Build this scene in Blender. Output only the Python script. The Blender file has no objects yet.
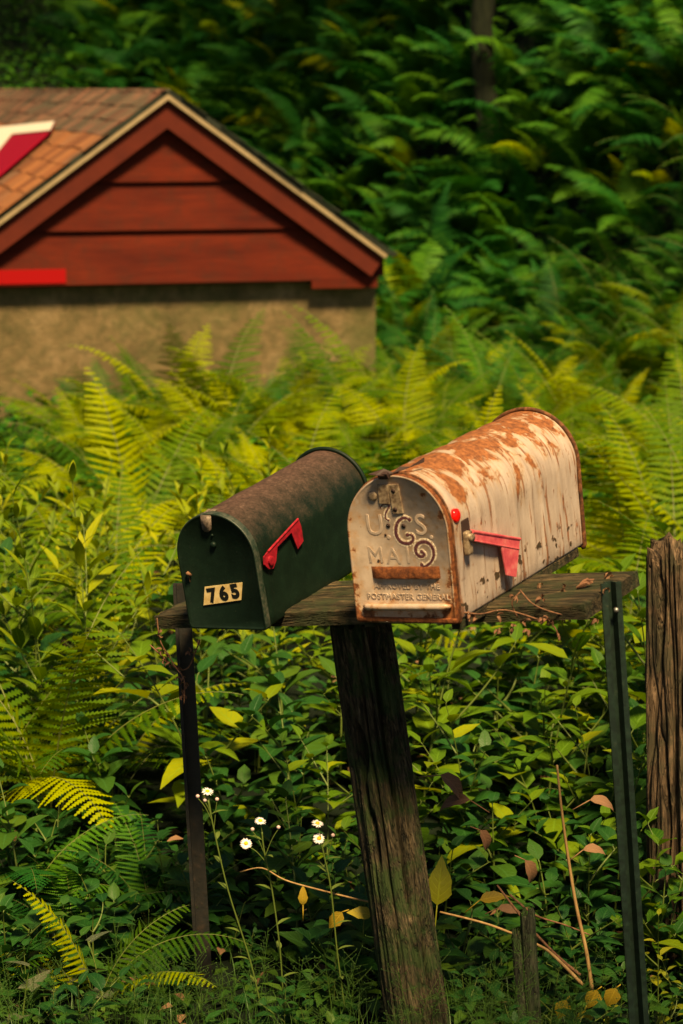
import bpy, math, random
from mathutils import Vector, Matrix, Euler, noise
R = math.radians
random.seed(7)
scn = bpy.context.scene
COL = scn.collection

# ------------------------------------------------------------------ camera
CAMP = Vector((0, 0, 1.75)); PITCH = R(10); F = 2400.0
cd = bpy.data.cameras.new('camera'); cam = bpy.data.objects.new('camera', cd); COL.objects.link(cam)
cam.location = CAMP; cam.rotation_euler = (R(90) - PITCH, 0, 0)
cd.sensor_fit = 'HORIZONTAL'; cd.sensor_width = 24.0; cd.lens = 24.0 * F / 683.0
cd.clip_start = .1; cd.clip_end = 500
cd.dof.use_dof = True; cd.dof.focus_distance = 4.72; cd.dof.aperture_fstop = 5.6
scn.camera = cam
FW = Vector((0, math.cos(PITCH), -math.sin(PITCH))); UP = Vector((0, math.sin(PITCH), math.cos(PITCH)))
def ray(px, py): return (FW + Vector((1, 0, 0)) * ((px - 341.5) / F) + UP * ((512 - py) / F))
def at(px, py, Y): d = ray(px, py); return CAMP + d * (Y / d.y)          # a point of the place at distance Y
def hit(px, py, o, n): d = ray(px, py); return CAMP + d * ((o - CAMP).dot(n) / d.dot(n))

# ------------------------------------------------------------------ terrain
def ss(a, b, x):
    t = max(0., min(1., (x - a) / (b - a))); return t * t * (3 - 2 * t)
def ground(x, y):
    z = -.08 + .08 * ss(4.5, 6, y)
    q = x + .904 + .249 * (y - 12.5)                                    # the hill stands back beside the little building
    off = 7.5 * ss(4.2, 1.2, q)
    yy = y - off
    z += (.07 + .04 * ss(0, 1, x)) * max(0, yy - 7.0) * ss(7, 9, yy) + .36 * max(0, yy - 10.5) * ss(10.5, 12.5, yy)
    z += .05 * noise.noise(Vector((x * .7, y * .7, 3)))
    if y < 3.9: z -= .12 * (3.9 - y) * ss(3.9, 3.0, y)
    return z

# ------------------------------------------------------------------ mesh helpers
class MB:
    def __init__(s): s.v = []; s.f = []; s.m = []; s.uv = None; s.luv = {}
    def add(s, vs, fs, mi=0):
        b = len(s.v); s.v += [tuple(q) for q in vs]; s.f += [tuple(b + i for i in f) for f in fs]; s.m += [mi] * len(fs)
    def tube(s, pts, rad, n=6, mi=0, cap=True):
        pts = [Vector(p) for p in pts]
        if not hasattr(rad, '__len__'): rad = [rad] * len(pts)
        vs = []; fs = []; up = None
        for i, p in enumerate(pts):
            d = (pts[min(i + 1, len(pts) - 1)] - pts[max(i - 1, 0)])
            d = d.normalized() if d.length > 1e-9 else Vector((0, 0, 1))
            if up is None: up = Vector((0, 0, 1)) if abs(d.z) < .9 else Vector((1, 0, 0))
            a = up - d * up.dot(d)
            if a.length < 1e-6: a = d.orthogonal()
            a.normalize(); up = a; b = d.cross(a)
            for k in range(n):
                t = 2 * math.pi * k / n; vs.append(p + (a * math.cos(t) + b * math.sin(t)) * rad[i])
        for i in range(len(pts) - 1):
            for k in range(n):
                k2 = (k + 1) % n; fs.append((i * n + k, i * n + k2, (i + 1) * n + k2, (i + 1) * n + k))
        if cap: fs.append(tuple(range(n - 1, -1, -1))); fs.append(tuple((len(pts) - 1) * n + k for k in range(n)))
        s.add(vs, fs, mi)
    def box(s, c, h, M=None, mi=0, bev=0.0):
        c = Vector(c); x, y, z = h
        if bev <= 0:
            vs = [Vector((sx * x, sy * y, sz * z)) for sz in (-1, 1) for sy in (-1, 1) for sx in (-1, 1)]
            fs = [(0, 2, 3, 1), (4, 5, 7, 6), (0, 1, 5, 4), (2, 6, 7, 3), (0, 4, 6, 2), (1, 3, 7, 5)]
        else:
            import bmesh
            bm = bmesh.new(); bmesh.ops.create_cube(bm, size=2)
            for v in bm.verts: v.co = Vector((v.co.x * x, v.co.y * y, v.co.z * z))
            bmesh.ops.bevel(bm, geom=bm.edges[:], offset=bev, segments=2, affect='EDGES', profile=.6)
            vs = [v.co.copy() for v in bm.verts]; fs = [tuple(v.index for v in f.verts) for f in bm.faces]; bm.free()
        vs = [(M @ v if M else v) + c for v in vs]; s.add(vs, fs, mi)
    def build(s, name, mats, parent=None, smooth=True, loc=None):
        me = bpy.data.meshes.new(name); me.from_pydata(s.v, [], s.f)
        if not isinstance(mats, (list, tuple)): mats = [mats]
        for m in mats: me.materials.append(m)
        me.polygons.foreach_set('material_index', s.m); me.polygons.foreach_set('use_smooth', [smooth] * len(s.f))
        if s.luv and not s.uv: s.uv = [s.luv.get(i, (0., 0.)) for i in range(len(s.v))]
        if s.uv:
            ul = me.uv_layers.new(name='surface')
            for l in me.loops: ul.data[l.index].uv = s.uv[l.vertex_index]
        me.update()
        o = bpy.data.objects.new(name, me); COL.objects.link(o)
        if parent: o.parent = parent
        if loc is not None: o.location = loc
        return o
def tag(o, label=None, cat=None, group=None, kind=None):
    if label: o['label'] = label
    if cat: o['category'] = cat
    if group: o['group'] = group
    if kind: o['kind'] = kind
    return o
def empty(name, loc=(0, 0, 0), rot=None):
    o = bpy.data.objects.new(name, None); COL.objects.link(o); o.location = loc
    if rot is not None: o.rotation_euler = rot
    o.empty_display_size = .05
    return o

# ------------------------------------------------------------------ materials
class Mat:
    def __init__(s, name):
        s.m = bpy.data.materials.new(name); s.m.use_nodes = True; s.t = s.m.node_tree
        s.t.nodes.clear(); s.out = s.n('ShaderNodeOutputMaterial'); s.tc = s.n('ShaderNodeTexCoord')
    def n(s, typ, **k):
        x = s.t.nodes.new(typ)
        for a, b in k.items(): setattr(x, a, b)
        return x
    def set(s, node, **k):
        for a, b in k.items():
            inp = node.inputs[a.replace('_', ' ')]
            if hasattr(b, 'is_output') or isinstance(b, bpy.types.NodeSocket): s.t.links.new(b, inp)
            else: inp.default_value = b
        return node
    def link(s, a, b): s.t.links.new(a, b)
    def map(s, scale=(1, 1, 1), src='Object'):
        mp = s.n('ShaderNodeMapping'); s.link(s.tc.outputs[src], mp.inputs['Vector']); mp.inputs['Scale'].default_value = scale
        return mp.outputs[0]
    def noise(s, scale, detail=4, rough=.55, vec=None, dist=0.):
        x = s.n('ShaderNodeTexNoise'); x.inputs['Scale'].default_value = scale; x.inputs['Detail'].default_value = detail
        x.inputs['Roughness'].default_value = rough; x.inputs['Distortion'].default_value = dist
        s.link(vec if vec is not None else s.tc.outputs['Object'], x.inputs['Vector']); return x.outputs['Fac']
    def ramp(s, fac, stops, interp='LINEAR'):
        r = s.n('ShaderNodeValToRGB'); r.color_ramp.interpolation = interp
        el = r.color_ramp.elements
        while len(el) < len(stops): el.new(.5)
        for e, (p, c) in zip(el, stops):
            e.position = p; e.color = (c, c, c, 1) if not hasattr(c, '__len__') else (*c, 1)
        s.link(fac, r.inputs[0]); return r.outputs[0]
    def mix(s, fac, a, b, mode='MIX'):
        x = s.n('ShaderNodeMix'); x.data_type = 'RGBA'; x.blend_type = mode
        for sock, v in ((x.inputs[0], fac), (x.inputs[6], a), (x.inputs[7], b)):
            if isinstance(v, bpy.types.NodeSocket): s.link(v, sock)
            elif hasattr(v, '__len__'): sock.default_value = (*v, 1) if len(v) == 3 else v
            else: sock.default_value = v
        return x.outputs[2]
    def math(s, op, a, b=None, clamp=False):
        x = s.n('ShaderNodeMath', operation=op); x.use_clamp = clamp
        for i, v in enumerate((a, b)):
            if v is None: continue
            if isinstance(v, bpy.types.NodeSocket): s.link(v, x.inputs[i])
            else: x.inputs[i].default_value = v
        return x.outputs[0]
    def bump(s, h, strength=.3, dist=.01):
        b = s.n('ShaderNodeBump'); b.inputs['Strength'].default_value = strength; b.inputs['Distance'].default_value = dist
        s.link(h, b.inputs['Height']); return b.outputs[0]
    def pbr(s, color, rough=.6, metal=0., normal=None, spec=.5):
        p = s.n('ShaderNodeBsdfPrincipled')
        for nm, v in (('Base Color', color), ('Roughness', rough), ('Metallic', metal), ('Specular IOR Level', spec)):
            if isinstance(v, bpy.types.NodeSocket): s.link(v, p.inputs[nm])
            elif hasattr(v, '__len__'): p.inputs[nm].default_value = (*v, 1)
            else: p.inputs[nm].default_value = v
        if normal: s.link(normal, p.inputs['Normal'])
        s.p = p; s.link(p.outputs[0], s.out.inputs[0]); return s

def leaf_mat(name, c_dark, c_mid, c_light, rough=.5, trans=.3, spots=None, spec=.35, wi=.55, veins=True):
    s = Mat(name)
    g = s.n('ShaderNodeNewGeometry'); oi = s.n('ShaderNodeObjectInfo')
    a = s.math('MULTIPLY', g.outputs['Random Per Island'], wi)
    b = s.math('MULTIPLY', oi.outputs['Random'], 1 - wi)
    if not veins:                                                         # fronds of one plant differ a little in colour
        uq = s.n('ShaderNodeUVMap', uv_map='surface'); sp_ = s.n('ShaderNodeSeparateXYZ'); s.link(uq.outputs[0], sp_.inputs[0])
        b = s.math('MULTIPLY', s.math('FRACT', s.math('ADD', oi.outputs['Random'], sp_.outputs[0])), 1 - wi)
    f = s.math('ADD', a, b)
    col = s.ramp(f, [(.0, c_dark), (.45, c_mid), (.88, c_light)])
    nz = s.noise(90, 3)
    col = s.mix(s.math('MULTIPLY', nz, .35), col, [x * .55 for x in c_mid])
    hgt = nz
    if veins:
        uv = s.n('ShaderNodeUVMap', uv_map='surface'); sep = s.n('ShaderNodeSeparateXYZ'); s.link(uv.outputs[0], sep.inputs[0])
        av = s.math('ABSOLUTE', sep.outputs[1]); mid = s.ramp(av, [(.03, 1.), (.12, 0.)])
        ph = s.math('SUBTRACT', s.math('MULTIPLY', sep.outputs[0], 46.), s.math('MULTIPLY', av, 11.))
        sv = s.ramp(s.math('SINE', ph), [(.72, 0.), (1., .7)])
        vn = s.math('MAXIMUM', mid, sv); col = s.mix(s.math('MULTIPLY', vn, .32), col, [min(1, x * 1.9 + .02) for x in c_mid])
        hgt = s.math('ADD', nz, s.math('MULTIPLY', vn, -.8))
    if spots:
        sp = s.ramp(s.noise(260, 2), [(.60, 0.), (.68, 1.)]); col = s.mix(s.math('MULTIPLY', sp, .5), col, spots)
    s.pbr(col, rough, 0, s.bump(hgt, .5, .002), spec)
    t = s.n('ShaderNodeBsdfTranslucent'); s.link(s.mix(1., col, (1.2, 1.15, .6), 'MULTIPLY'), t.inputs[0])
    mx = s.n('ShaderNodeMixShader'); mx.inputs[0].default_value = trans
    s.link(s.p.outputs[0], mx.inputs[1]); s.link(t.outputs[0], mx.inputs[2]); s.link(mx.outputs[0], s.out.inputs[0])
    return s.m
M = {}
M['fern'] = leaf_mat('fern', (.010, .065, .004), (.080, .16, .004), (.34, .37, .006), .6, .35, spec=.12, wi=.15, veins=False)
M['fern_shaded'] = leaf_mat('fern_shaded', (.004, .05, .009), (.012, .095, .011), (.07, .19, .010), .6, .25, spec=.12, wi=.2, veins=False)  # the same fern with shade put into its leaf colour
M['herb'] = leaf_mat('herb', (.018, .085, .006), (.085, .17, .008), (.30, .32, .012), .5, .3, spec=.18)
M['herb_bright'] = leaf_mat('herb_bright', (.04, .11, .006), (.14, .21, .008), (.38, .38, .012), .5, .3, spec=.18)
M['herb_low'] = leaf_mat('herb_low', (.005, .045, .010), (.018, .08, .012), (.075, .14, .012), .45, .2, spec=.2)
M['spotted'] = leaf_mat('spotted', (.035, .06, .03), (.07, .085, .045), (.11, .11, .06), .6, .15, spots=(.3, .27, .2))
M['yellow_leaf'] = leaf_mat('yellow_leaf', (.35, .22, .02), (.45, .30, .03), (.42, .36, .04), .5, .3)
M['lime_leaf'] = leaf_mat('lime_leaf', (.16, .20, .01), (.24, .26, .015), (.32, .30, .02), .45, .3)
M['dead_leaf'] = leaf_mat('dead_leaf', (.10, .045, .025), (.17, .08, .04), (.28, .15, .08), .8, .1)
M['grass'] = leaf_mat('grass', (.012, .055, .008), (.03, .09, .01), (.09, .15, .012), .5, .25)
M['crown'] = leaf_mat('crown', (.02, .06, .012), (.035, .09, .014), (.06, .12, .02), .5, .25)
M['stem'] = Mat('stem').pbr((.09, .13, .02), .55).m
M['frond_rib'] = Mat('frond_rib').pbr((.12, .14, .03), .5).m
s = Mat('straw'); M['straw'] = s.pbr(s.ramp(s.noise(30, 3, vec=s.map((3, 3, .4))), [(.3, (.22, .11, .04)), (.7, (.45, .28, .11))]), .7).m
s = Mat('dry_vine'); M['dry_vine'] = s.pbr(s.ramp(s.noise(120, 3), [(.3, (.09, .035, .018)), (.7, (.27, .12, .06))]), .8).m

s = Mat('soil')
nz = s.noise(9, 8, .7)
M['soil'] = s.pbr(s.ramp(nz, [(.3, (.002, .006, .002)), (.6, (.005, .013, .004)), (.8, (.012, .018, .006))]), .95, 0, s.bump(nz, .9, .05), .2).m

def wood(name, cols, scale=60, axis='z', moss=None, strength=.8, crack=True):
    s = Mat(name)
    sc = {'z': (1, 1, .10), 'x': (.10, 1, 1), 'y': (1, .10, 1)}[axis]
    v = s.map(sc); nz = s.noise(scale, 7, .65, v, .3); fine = s.noise(scale * 4, 4, .6, v)
    f = s.math('ADD', s.math('MULTIPLY', nz, .65), s.math('MULTIPLY', fine, .35))
    col = s.ramp(f, [(.36, cols[0]), (.5, cols[1]), (.64, cols[2])])
    cv = s.noise(scale * .28, 5, .6, v, .6); cv = s.math('ABSOLUTE', s.math('SUBTRACT', cv, .5))
    ck = s.ramp(cv, [(.0, 1.), (.022, 0.)]); cv2 = s.math('ABSOLUTE', s.math('SUBTRACT', s.noise(scale * .9, 3, .5, v, .4), .5)); ck = s.math('MAXIMUM', ck, s.math('MULTIPLY', s.ramp(cv2, [(.0, 1.), (.03, 0.)]), .6))
    col = s.mix(s.math('MULTIPLY', ck, .88), col, [c * .6 for c in cols[0]])
    blot = s.ramp(s.noise(9, 4, .6), [(.4, 0.), (.65, 1.)])
    col = s.mix(s.math('MULTIPLY', blot, .5), col, [c * .45 for c in cols[1]])
    if moss:
        col = s.mix(s.math('MULTIPLY', s.ramp(s.noise(14, 6, .7), [(.46, 0.), (.58, 1.)]), .75), col, moss)
    return s.pbr(col, .85, 0, s.bump(s.math('SUBTRACT', f, s.math('MULTIPLY', ck, .5)), strength, .012), .25).m
M['post_wood'] = wood('post_wood', ((.006, .007, .004), (.065, .050, .028), (.19, .135, .080)), 90, 'z', (.02, .05, .010))
M['gate_wood'] = wood('gate_wood', ((.018, .011, .006), (.12, .075, .045), (.30, .19, .12)), 60, 'z', (.05, .045, .025))
M['shelf_wood'] = wood('shelf_wood', ((.010, .010, .006), (.055, .042, .022), (.19, .125, .065)), 80, 'x', (.03, .04, .016))
M['stub_wood'] = wood('stub_wood', ((.01, .012, .008), (.045, .05, .03), (.11, .11, .07)), 90, 'z', (.03, .06, .015))

s = Mat('leg_iron'); nz = s.noise(60, 5, .6)
M['leg_iron'] = s.pbr(s.ramp(nz, [(.4, (.005, .005, .004)), (.6, (.012, .009, .006)), (.75, (.035, .02, .012))]), .6, .0, s.bump(nz, .4, .003)).m
s = Mat('leg_green'); nz = s.noise(70, 5, .6)
M['leg_green'] = s.pbr(s.ramp(nz, [(.4, (.005, .014, .008)), (.62, (.010, .028, .016)), (.8, (.04, .045, .028))]), .5, .0, s.bump(nz, .3, .003)).m
M['screw'] = Mat('screw').pbr((.35, .33, .3), .4, .8).m

# dark green mailbox paint, dulled to reddish brown along its top
def dark_paint(name, top):
    s = Mat(name)
    fine = s.noise(420, 3, .7); mid = s.noise(28, 6, .65)
    base = s.ramp(mid, [(.35, (.0015, .008, .004)), (.7, (.004, .015, .008))])
    if top:
        uv = s.n('ShaderNodeUVMap', uv_map='surface'); sep = s.n('ShaderNodeSeparateXYZ'); s.link(uv.outputs[0], sep.inputs[0])
        u = s.math('ABSOLUTE', sep.outputs[0])
        f = s.math('ADD', s.math('MULTIPLY', u, -9.), 1.0)
        f = s.math('ADD', f, s.math('MULTIPLY', s.math('SUBTRACT', mid, .5), 1.2))
        f = s.math('ADD', f, s.math('MULTIPLY', s.math('SUBTRACT', fine, .5), 1.0), True)
        dust = s.ramp(s.noise(150, 4, .7), [(.35, (.055, .028, .022)), (.6, (.13, .070, .055)), (.75, (.25, .16, .13))])
        base = s.mix(s.math('MULTIPLY', f, .82), base, dust)
    sp = s.ramp(s.noise(500, 1), [(.76, 0.), (.79, 1.)])
    base = s.mix(s.math('MULTIPLY', sp, .6), base, (.12, .13, .09))
    return s.pbr(base, .55, 0, s.bump(s.math('ADD', mid, s.math('MULTIPLY', fine, .2)), .25, .004), .25).m
M['dark_body'] = dark_paint('dark_body', True); M['dark_door'] = dark_paint('dark_door', False)
s = Mat('dark_edge'); M['dark_edge'] = s.pbr(s.ramp(s.noise(60, 5, .7), [(.4, (.008, .022, .013)), (.6, (.05, .055, .04)), (.75, (.14, .11, .08))]), .5).m
s = Mat('worn_tab'); M['worn_tab'] = s.pbr(s.ramp(s.noise(200, 4), [(.35, (.08, .06, .045)), (.7, (.25, .18, .14))]), .55, .2).m
s = Mat('red_flag'); nz = s.noise(80, 4)
M['red_flag'] = s.pbr(s.ramp(nz, [(.35, (.20, .004, .012)), (.6, (.34, .006, .020)), (.78, (.38, .05, .05))]), .55, 0, s.bump(nz, .2, .002)).m
s = Mat('faded_flag'); nz = s.noise(50, 5, .6, s.map((.4, 1, 1)))
M['faded_flag'] = s.pbr(s.ramp(nz, [(.3, (.40, .035, .06)), (.55, (.58, .09, .11)), (.75, (.62, .2, .18))]), .55, 0, s.bump(nz, .3, .002)).m
M['reflector'] = Mat('reflector').pbr((.9, .01, .01), .15).m
s = Mat('sticker'); M['sticker'] = s.pbr(s.ramp(s.noise(90, 4), [(.35, (.62, .42, .17)), (.65, (.80, .60, .30))]), .45).m
M['black_ink'] = Mat('black_ink').pbr((.006, .006, .005), .5).m
s = Mat('digit_paint'); M['digit_paint'] = s.pbr(s.ramp(s.noise(260, 4), [(.38, (.07, .018, .025)), (.62, (.15, .045, .05)), (.74, (.4, .27, .2))]), .6).m
s = Mat('digit_edge'); M['digit_edge'] = s.pbr(s.ramp(s.noise(300, 4), [(.42, (.40, .24, .14)), (.55, (.85, .72, .55))]), .6).m

# cream paint breaking down to rust
RUST = [(.30, (.06, .020, .010)), (.5, (.22, .070, .022)), (.68, (.36, .13, .045)), (.85, (.45, .22, .09))]
CREAM = [(.3, (.36, .275, .235)), (.55, (.46, .36, .305)), (.8, (.55, .45, .40))]
def rusty_body():
    s = Mat('rusty_body')
    uvn = s.n('ShaderNodeUVMap', uv_map='surface').outputs[0]
    sep = s.n('ShaderNodeSeparateXYZ'); s.link(uvn, sep.inputs[0]); U, V = sep.outputs[0], sep.outputs[1]
    mp = s.n('ShaderNodeMapping'); s.link(uvn, mp.inputs[0]); mp.inputs['Scale'].default_value = (.28, 1, 1)
    streak = s.noise(55, 5, .6, mp.outputs[0], .2)
    mp3 = s.n('ShaderNodeMapping'); s.link(uvn, mp3.inputs[0]); mp3.inputs['Scale'].default_value = (.10, 1, 1)
    drip = s.noise(75, 3, .5, mp3.outputs[0], .1)
    mp2 = s.n('ShaderNodeMapping'); s.link(uvn, mp2.inputs[0]); mp2.inputs['Scale'].default_value = (.8, 1, 1); mp2.inputs['Location'].default_value = (3.3, 1.7, 0)
    patch = s.noise(20, 6, .6, mp2.outputs[0], .5)
    absu = s.math('ABSOLUTE', s.math('SUBTRACT', U, -.01))
    t1 = s.math('ADD', s.math('MULTIPLY', absu, -1.55), .19)              # how far rust has crept from the crown of the box
    r1 = s.ramp(s.math('ADD', patch, t1), [(.545, 0.), (.60, 1.)])
    r2 = s.math('MULTIPLY', s.ramp(s.math('ADD', streak, s.math('MULTIPLY', absu, -.25)), [(.55, 0.), (.59, 1.)]), s.ramp(patch, [(.42, 0.), (.5, 1.)]))
    r3 = s.math('MULTIPLY', s.ramp(drip, [(.575, 0.), (.625, 1.)]), .8)
    low = s.math('MULTIPLY', s.ramp(absu, [(.255, 0.), (.275, 1.)]), s.ramp(s.noise(42, 2, .5, uvn), [(.60, 0.), (.64, 1.)]))
    edge = s.math('MULTIPLY', s.ramp(V, [(.008, 1.), (.028, 0.)]), s.ramp(s.noise(45, 4, .6, mp.outputs[0]), [(.42, 0.), (.55, 1.)]))
    speck = s.ramp(s.noise(330, 2, .6), [(.70, 0.), (.74, 1.)])
    r = s.math('MAXIMUM', s.math('MAXIMUM', r1, r2), s.math('MAXIMUM', s.math('MAXIMUM', r3, low), s.math('MAXIMUM', edge, s.math('MULTIPLY', speck, .6))))
    halo = s.ramp(s.math('ADD', patch, t1), [(.47, 0.), (.62, .75)])
    cream = s.ramp(s.noise(40, 5, .6, mp.outputs[0]), CREAM)
    cream = s.mix(s.math('MULTIPLY', s.ramp(drip, [(.52, 0.), (.66, 1.)]), .45), cream, (.26, .15, .08))
    cream = s.mix(halo, cream, (.42, .25, .12))
    rust = s.ramp(s.noise(95, 6, .7), RUST)
    dk = s.math('MULTIPLY', low, .85); rust = s.mix(dk, rust, (.02, .022, .012))
    col = s.mix(r, cream, rust)
    rough = s.math('ADD', s.math('MULTIPLY', r, .35), .42)
    h = s.math('ADD', s.math('MULTIPLY', r, -.5), s.math('MULTIPLY', s.noise(160, 4), .35))
    return s.pbr(col, rough, .05, s.bump(h, .5, .003), .45).m
M['rusty_body'] = rusty_body()
def rusty_door():
    s = Mat('rusty_door')
    sep = s.n('ShaderNodeSeparateXYZ'); s.link(s.tc.outputs['Object'], sep.inputs[0]); X, Z = sep.outputs[0], sep.outputs[2]
    n1 = s.noise(38, 6, .65); n2 = s.noise(120, 4, .6)
    lowz = s.ramp(Z, [(.0, 1.), (.055, 0.)])
    side = s.ramp(s.math('ABSOLUTE', X), [(.070, 0.), (.098, 1.)])
    k = s.math('ADD', s.math('MULTIPLY', lowz, .14), s.math('MULTIPLY', side, .10))
    k = s.math('ADD', k, s.math('MULTIPLY', s.math('MULTIPLY', lowz, side), .12))
    r = s.ramp(s.math('ADD', n1, k), [(.63, 0.), (.68, 1.)])
    r = s.math('MAXIMUM', r, s.math('MULTIPLY', s.ramp(n2, [(.69, 0.), (.73, 1.)]), .5))
    cream = s.ramp(s.noise(30, 5), [(.3, (.40, .29, .215)), (.55, (.54, .41, .325)), (.8, (.62, .50, .41))])
    cream = s.mix(s.ramp(s.math('ADD', n1, k), [(.5, 0.), (.66, .7)]), cream, (.5, .26, .11))
    col = s.mix(r, cream, s.ramp(s.noise(95, 6, .7), RUST))
    h = s.math('ADD', s.math('MULTIPLY', r, -.4), s.math('MULTIPLY', s.noise(60, 5), .5))
    return s.pbr(col, s.math('ADD', s.math('MULTIPLY', r, .3), .45), .1, s.bump(h, .35, .003), .45).m
M['rusty_door'] = rusty_door()
s = Mat('embossed'); M['embossed'] = s.pbr(s.ramp(s.noise(60, 5), [(.3, (.40, .29, .215)), (.55, (.54, .41, .325)), (.8, (.62, .50, .41))]), .45, .1).m
s = Mat('rust'); nz = s.noise(95, 7, .7)
M['rust'] = s.pbr(s.ramp(nz, [(.3, (.035, .013, .008)), (.5, (.16, .045, .014)), (.68, (.34, .11, .035)), (.85, (.46, .22, .09))]), .85, 0, s.bump(nz, .6, .003), .3).m
s = Mat('rim_rust'); nz = s.noise(70, 7, .7)
M['rim_rust'] = s.pbr(s.ramp(nz, [(.3, (.02, .012, .008)), (.5, (.10, .035, .014)), (.66, (.26, .10, .04)), (.8, (.5, .36, .22))]), .8, 0, s.bump(nz, .5, .003), .3).m
s = Mat('latch_metal'); nz = s.noise(120, 5)
M['latch_metal'] = s.pbr(s.ramp(nz, [(.35, (.13, .08, .05)), (.6, (.36, .26, .17)), (.8, (.52, .40, .28))]), .5, .2, s.bump(nz, .3, .002)).m
M['dark_rust'] = Mat('dark_rust').pbr((.035, .014, .010), .7).m

# building
s = Mat('barn_red'); nz = s.noise(6, 6, .6, s.map((.25, 1, 1)))
M['barn_red'] = s.pbr(s.mix(s.math('MULTIPLY', s.ramp(s.noise(11, 6, .7), [(.48, 0.), (.66, 1.)]), .4), s.ramp(s.math('ADD', s.math('MULTIPLY', nz, .6), s.math('MULTIPLY', s.noise(70, 5, .6, s.map((.06, 1, 1))), .4)), [(.35, (.055, .006, .003)), (.65, (.13, .015, .005))]), (.04, .014, .008)), .8, 0, s.bump(s.noise(60, 4, .6, s.map((.1, 1, 1))), .2, .004), .15).m
s = Mat('rake_red'); nz = s.noise(8, 6, .6)
M['rake_red'] = s.pbr(s.ramp(nz, [(.3, (.075, .010, .005)), (.7, (.105, .014, .006))]), .8, spec=.2).m
M['bright_red'] = Mat('bright_red').pbr((.30, .004, .006), .8, spec=.1).m
s = Mat('cream_trim'); M['cream_trim'] = s.pbr(s.ramp(s.noise(14, 5), [(.3, (.24, .17, .09)), (.7, (.36, .26, .15))]), .6).m
s = Mat('concrete'); nz = s.noise(3.5, 8, .68); n2 = s.noise(26, 6, .65)
col = s.ramp(nz, [(.32, (.085, .065, .028)), (.5, (.17, .115, .055)), (.68, (.26, .175, .095))])
col = s.mix(s.math('MULTIPLY', s.ramp(n2, [(.45, 0.), (.62, 1.)]), .45), col, (.05, .055, .02))
col = s.mix(s.math('MULTIPLY', s.ramp(s.noise(1.6, 5, .6), [(.45, 0.), (.65, 1.)]), .6), col, (.06, .075, .02))
M['concrete'] = s.pbr(col, .9, 0, s.bump(n2, .6, .02), .2).m
s = Mat('shingle'); g = s.n('ShaderNodeNewGeometry'); 
col = s.ramp(g.outputs['Random Per Island'], [(.0, (.17, .05, .018)), (.35, (.28, .09, .032)), (.7, (.38, .14, .05)), (1., (.22, .10, .055))])
nz = s.noise(120, 4, .7); blot = s.ramp(s.noise(5, 4), [(.5, 0.), (.6, 1.)])
col = s.mix(s.math('MULTIPLY', nz, .5), col, (.10, .05, .03)); col = s.mix(s.math('MULTIPLY', blot, .25), col, (.05, .05, .035))
M['shingle'] = s.pbr(col, .95, 0, s.bump(nz, .8, .006), .2).m
s = Mat('shingle_old'); g = s.n('ShaderNodeNewGeometry')
col = s.ramp(g.outputs['Random Per Island'], [(.0, (.08, .034, .022)), (.5, (.16, .070, .045)), (1., (.23, .10, .062))]); nz = s.noise(120, 4, .7)
col = s.mix(s.math('MULTIPLY', s.ramp(s.noise(7, 5), [(.42, 0.), (.58, 1.)]), .6), col, (.05, .07, .045))
M['shingle_old'] = s.pbr(col, .95, 0, s.bump(nz, .8, .006), .2).m
M['roof_edge'] = Mat('roof_edge').pbr((.018, .024, .014), .9).m
M['roof_white'] = Mat('roof_white').pbr((.60, .54, .46), .7).m
M['roof_crimson'] = Mat('roof_crimson').pbr((.22, .003, .018), .8, spec=.1).m
s = Mat('bark'); nz = s.noise(26, 7, .65, s.map((1, 1, .2)))
M['bark'] = s.pbr(s.ramp(nz, [(.35, (.005, .008, .004)), (.6, (.016, .020, .010)), (.8, (.04, .04, .024))]), .95, 0, s.bump(nz, .9, .04), .2).m
M['petal'] = Mat('petal').pbr((.80, .74, .76), .6).m
M['disc'] = Mat('disc').pbr((.75, .45, .02), .7).m
M['bud'] = Mat('bud').pbr((.62, .42, .40), .6).m

# ------------------------------------------------------------------ plants: leaf, frond, herb builders
def leaf(mb, p, d, nrm, L, W, shape='ovate', curl=.25, fold=.25, mi=0, n=5):
    """one blade from p along d, its face towards nrm, folded on the midrib and curling down"""
    d = Vector(d).normalized(); nrm = Vector(nrm); nrm = (nrm - d * nrm.dot(d)); nrm = nrm.normalized() if nrm.length > 1e-6 else d.orthogonal().normalized()
    sd = d.cross(nrm); vs = []; fs = []
    q = Vector(p); ang = 0
    for i in range(n + 1):
        t = i / n
        if shape == 'ovate': w = math.sin(math.pi * min(1, (t ** .72))) * (1 - .25 * t)
        elif shape == 'lance': w = math.sin(math.pi * t ** .8) ** .9
        elif shape == 'arrow': w = (1 - t) ** .8 * (1.05 if t > .04 else .85)
        else: w = math.sin(math.pi * t)
        w = max(w, .02) * W * .5 * (1 + .09 * math.sin(t * 19 + W * 977))
        a = -curl * t * 1.6
        dd = d * math.cos(a) + nrm * math.sin(a)
        nn = nrm * math.cos(a) - d * math.sin(a)
        lift = fold * w
        back = -d * (.22 * W) if (shape == 'arrow' and i == 0) else Vector((0, 0, 0))
        vs += [q - sd * w + nn * lift + back, q, q + sd * w + nn * lift + back]
        q = q + dd * (L / n)
    b0 = len(mb.v)
    for i in range(n + 1):
        t = i / n; mb.luv[b0 + 3 * i] = (t, -1.); mb.luv[b0 + 3 * i + 1] = (t, 0.); mb.luv[b0 + 3 * i + 2] = (t, 1.)
    for i in range(n):
        b = i * 3; fs += [(b, b + 1, b + 4, b + 3), (b + 1, b + 2, b + 5, b + 4)]
    mb.add(vs, fs, mi)

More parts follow.
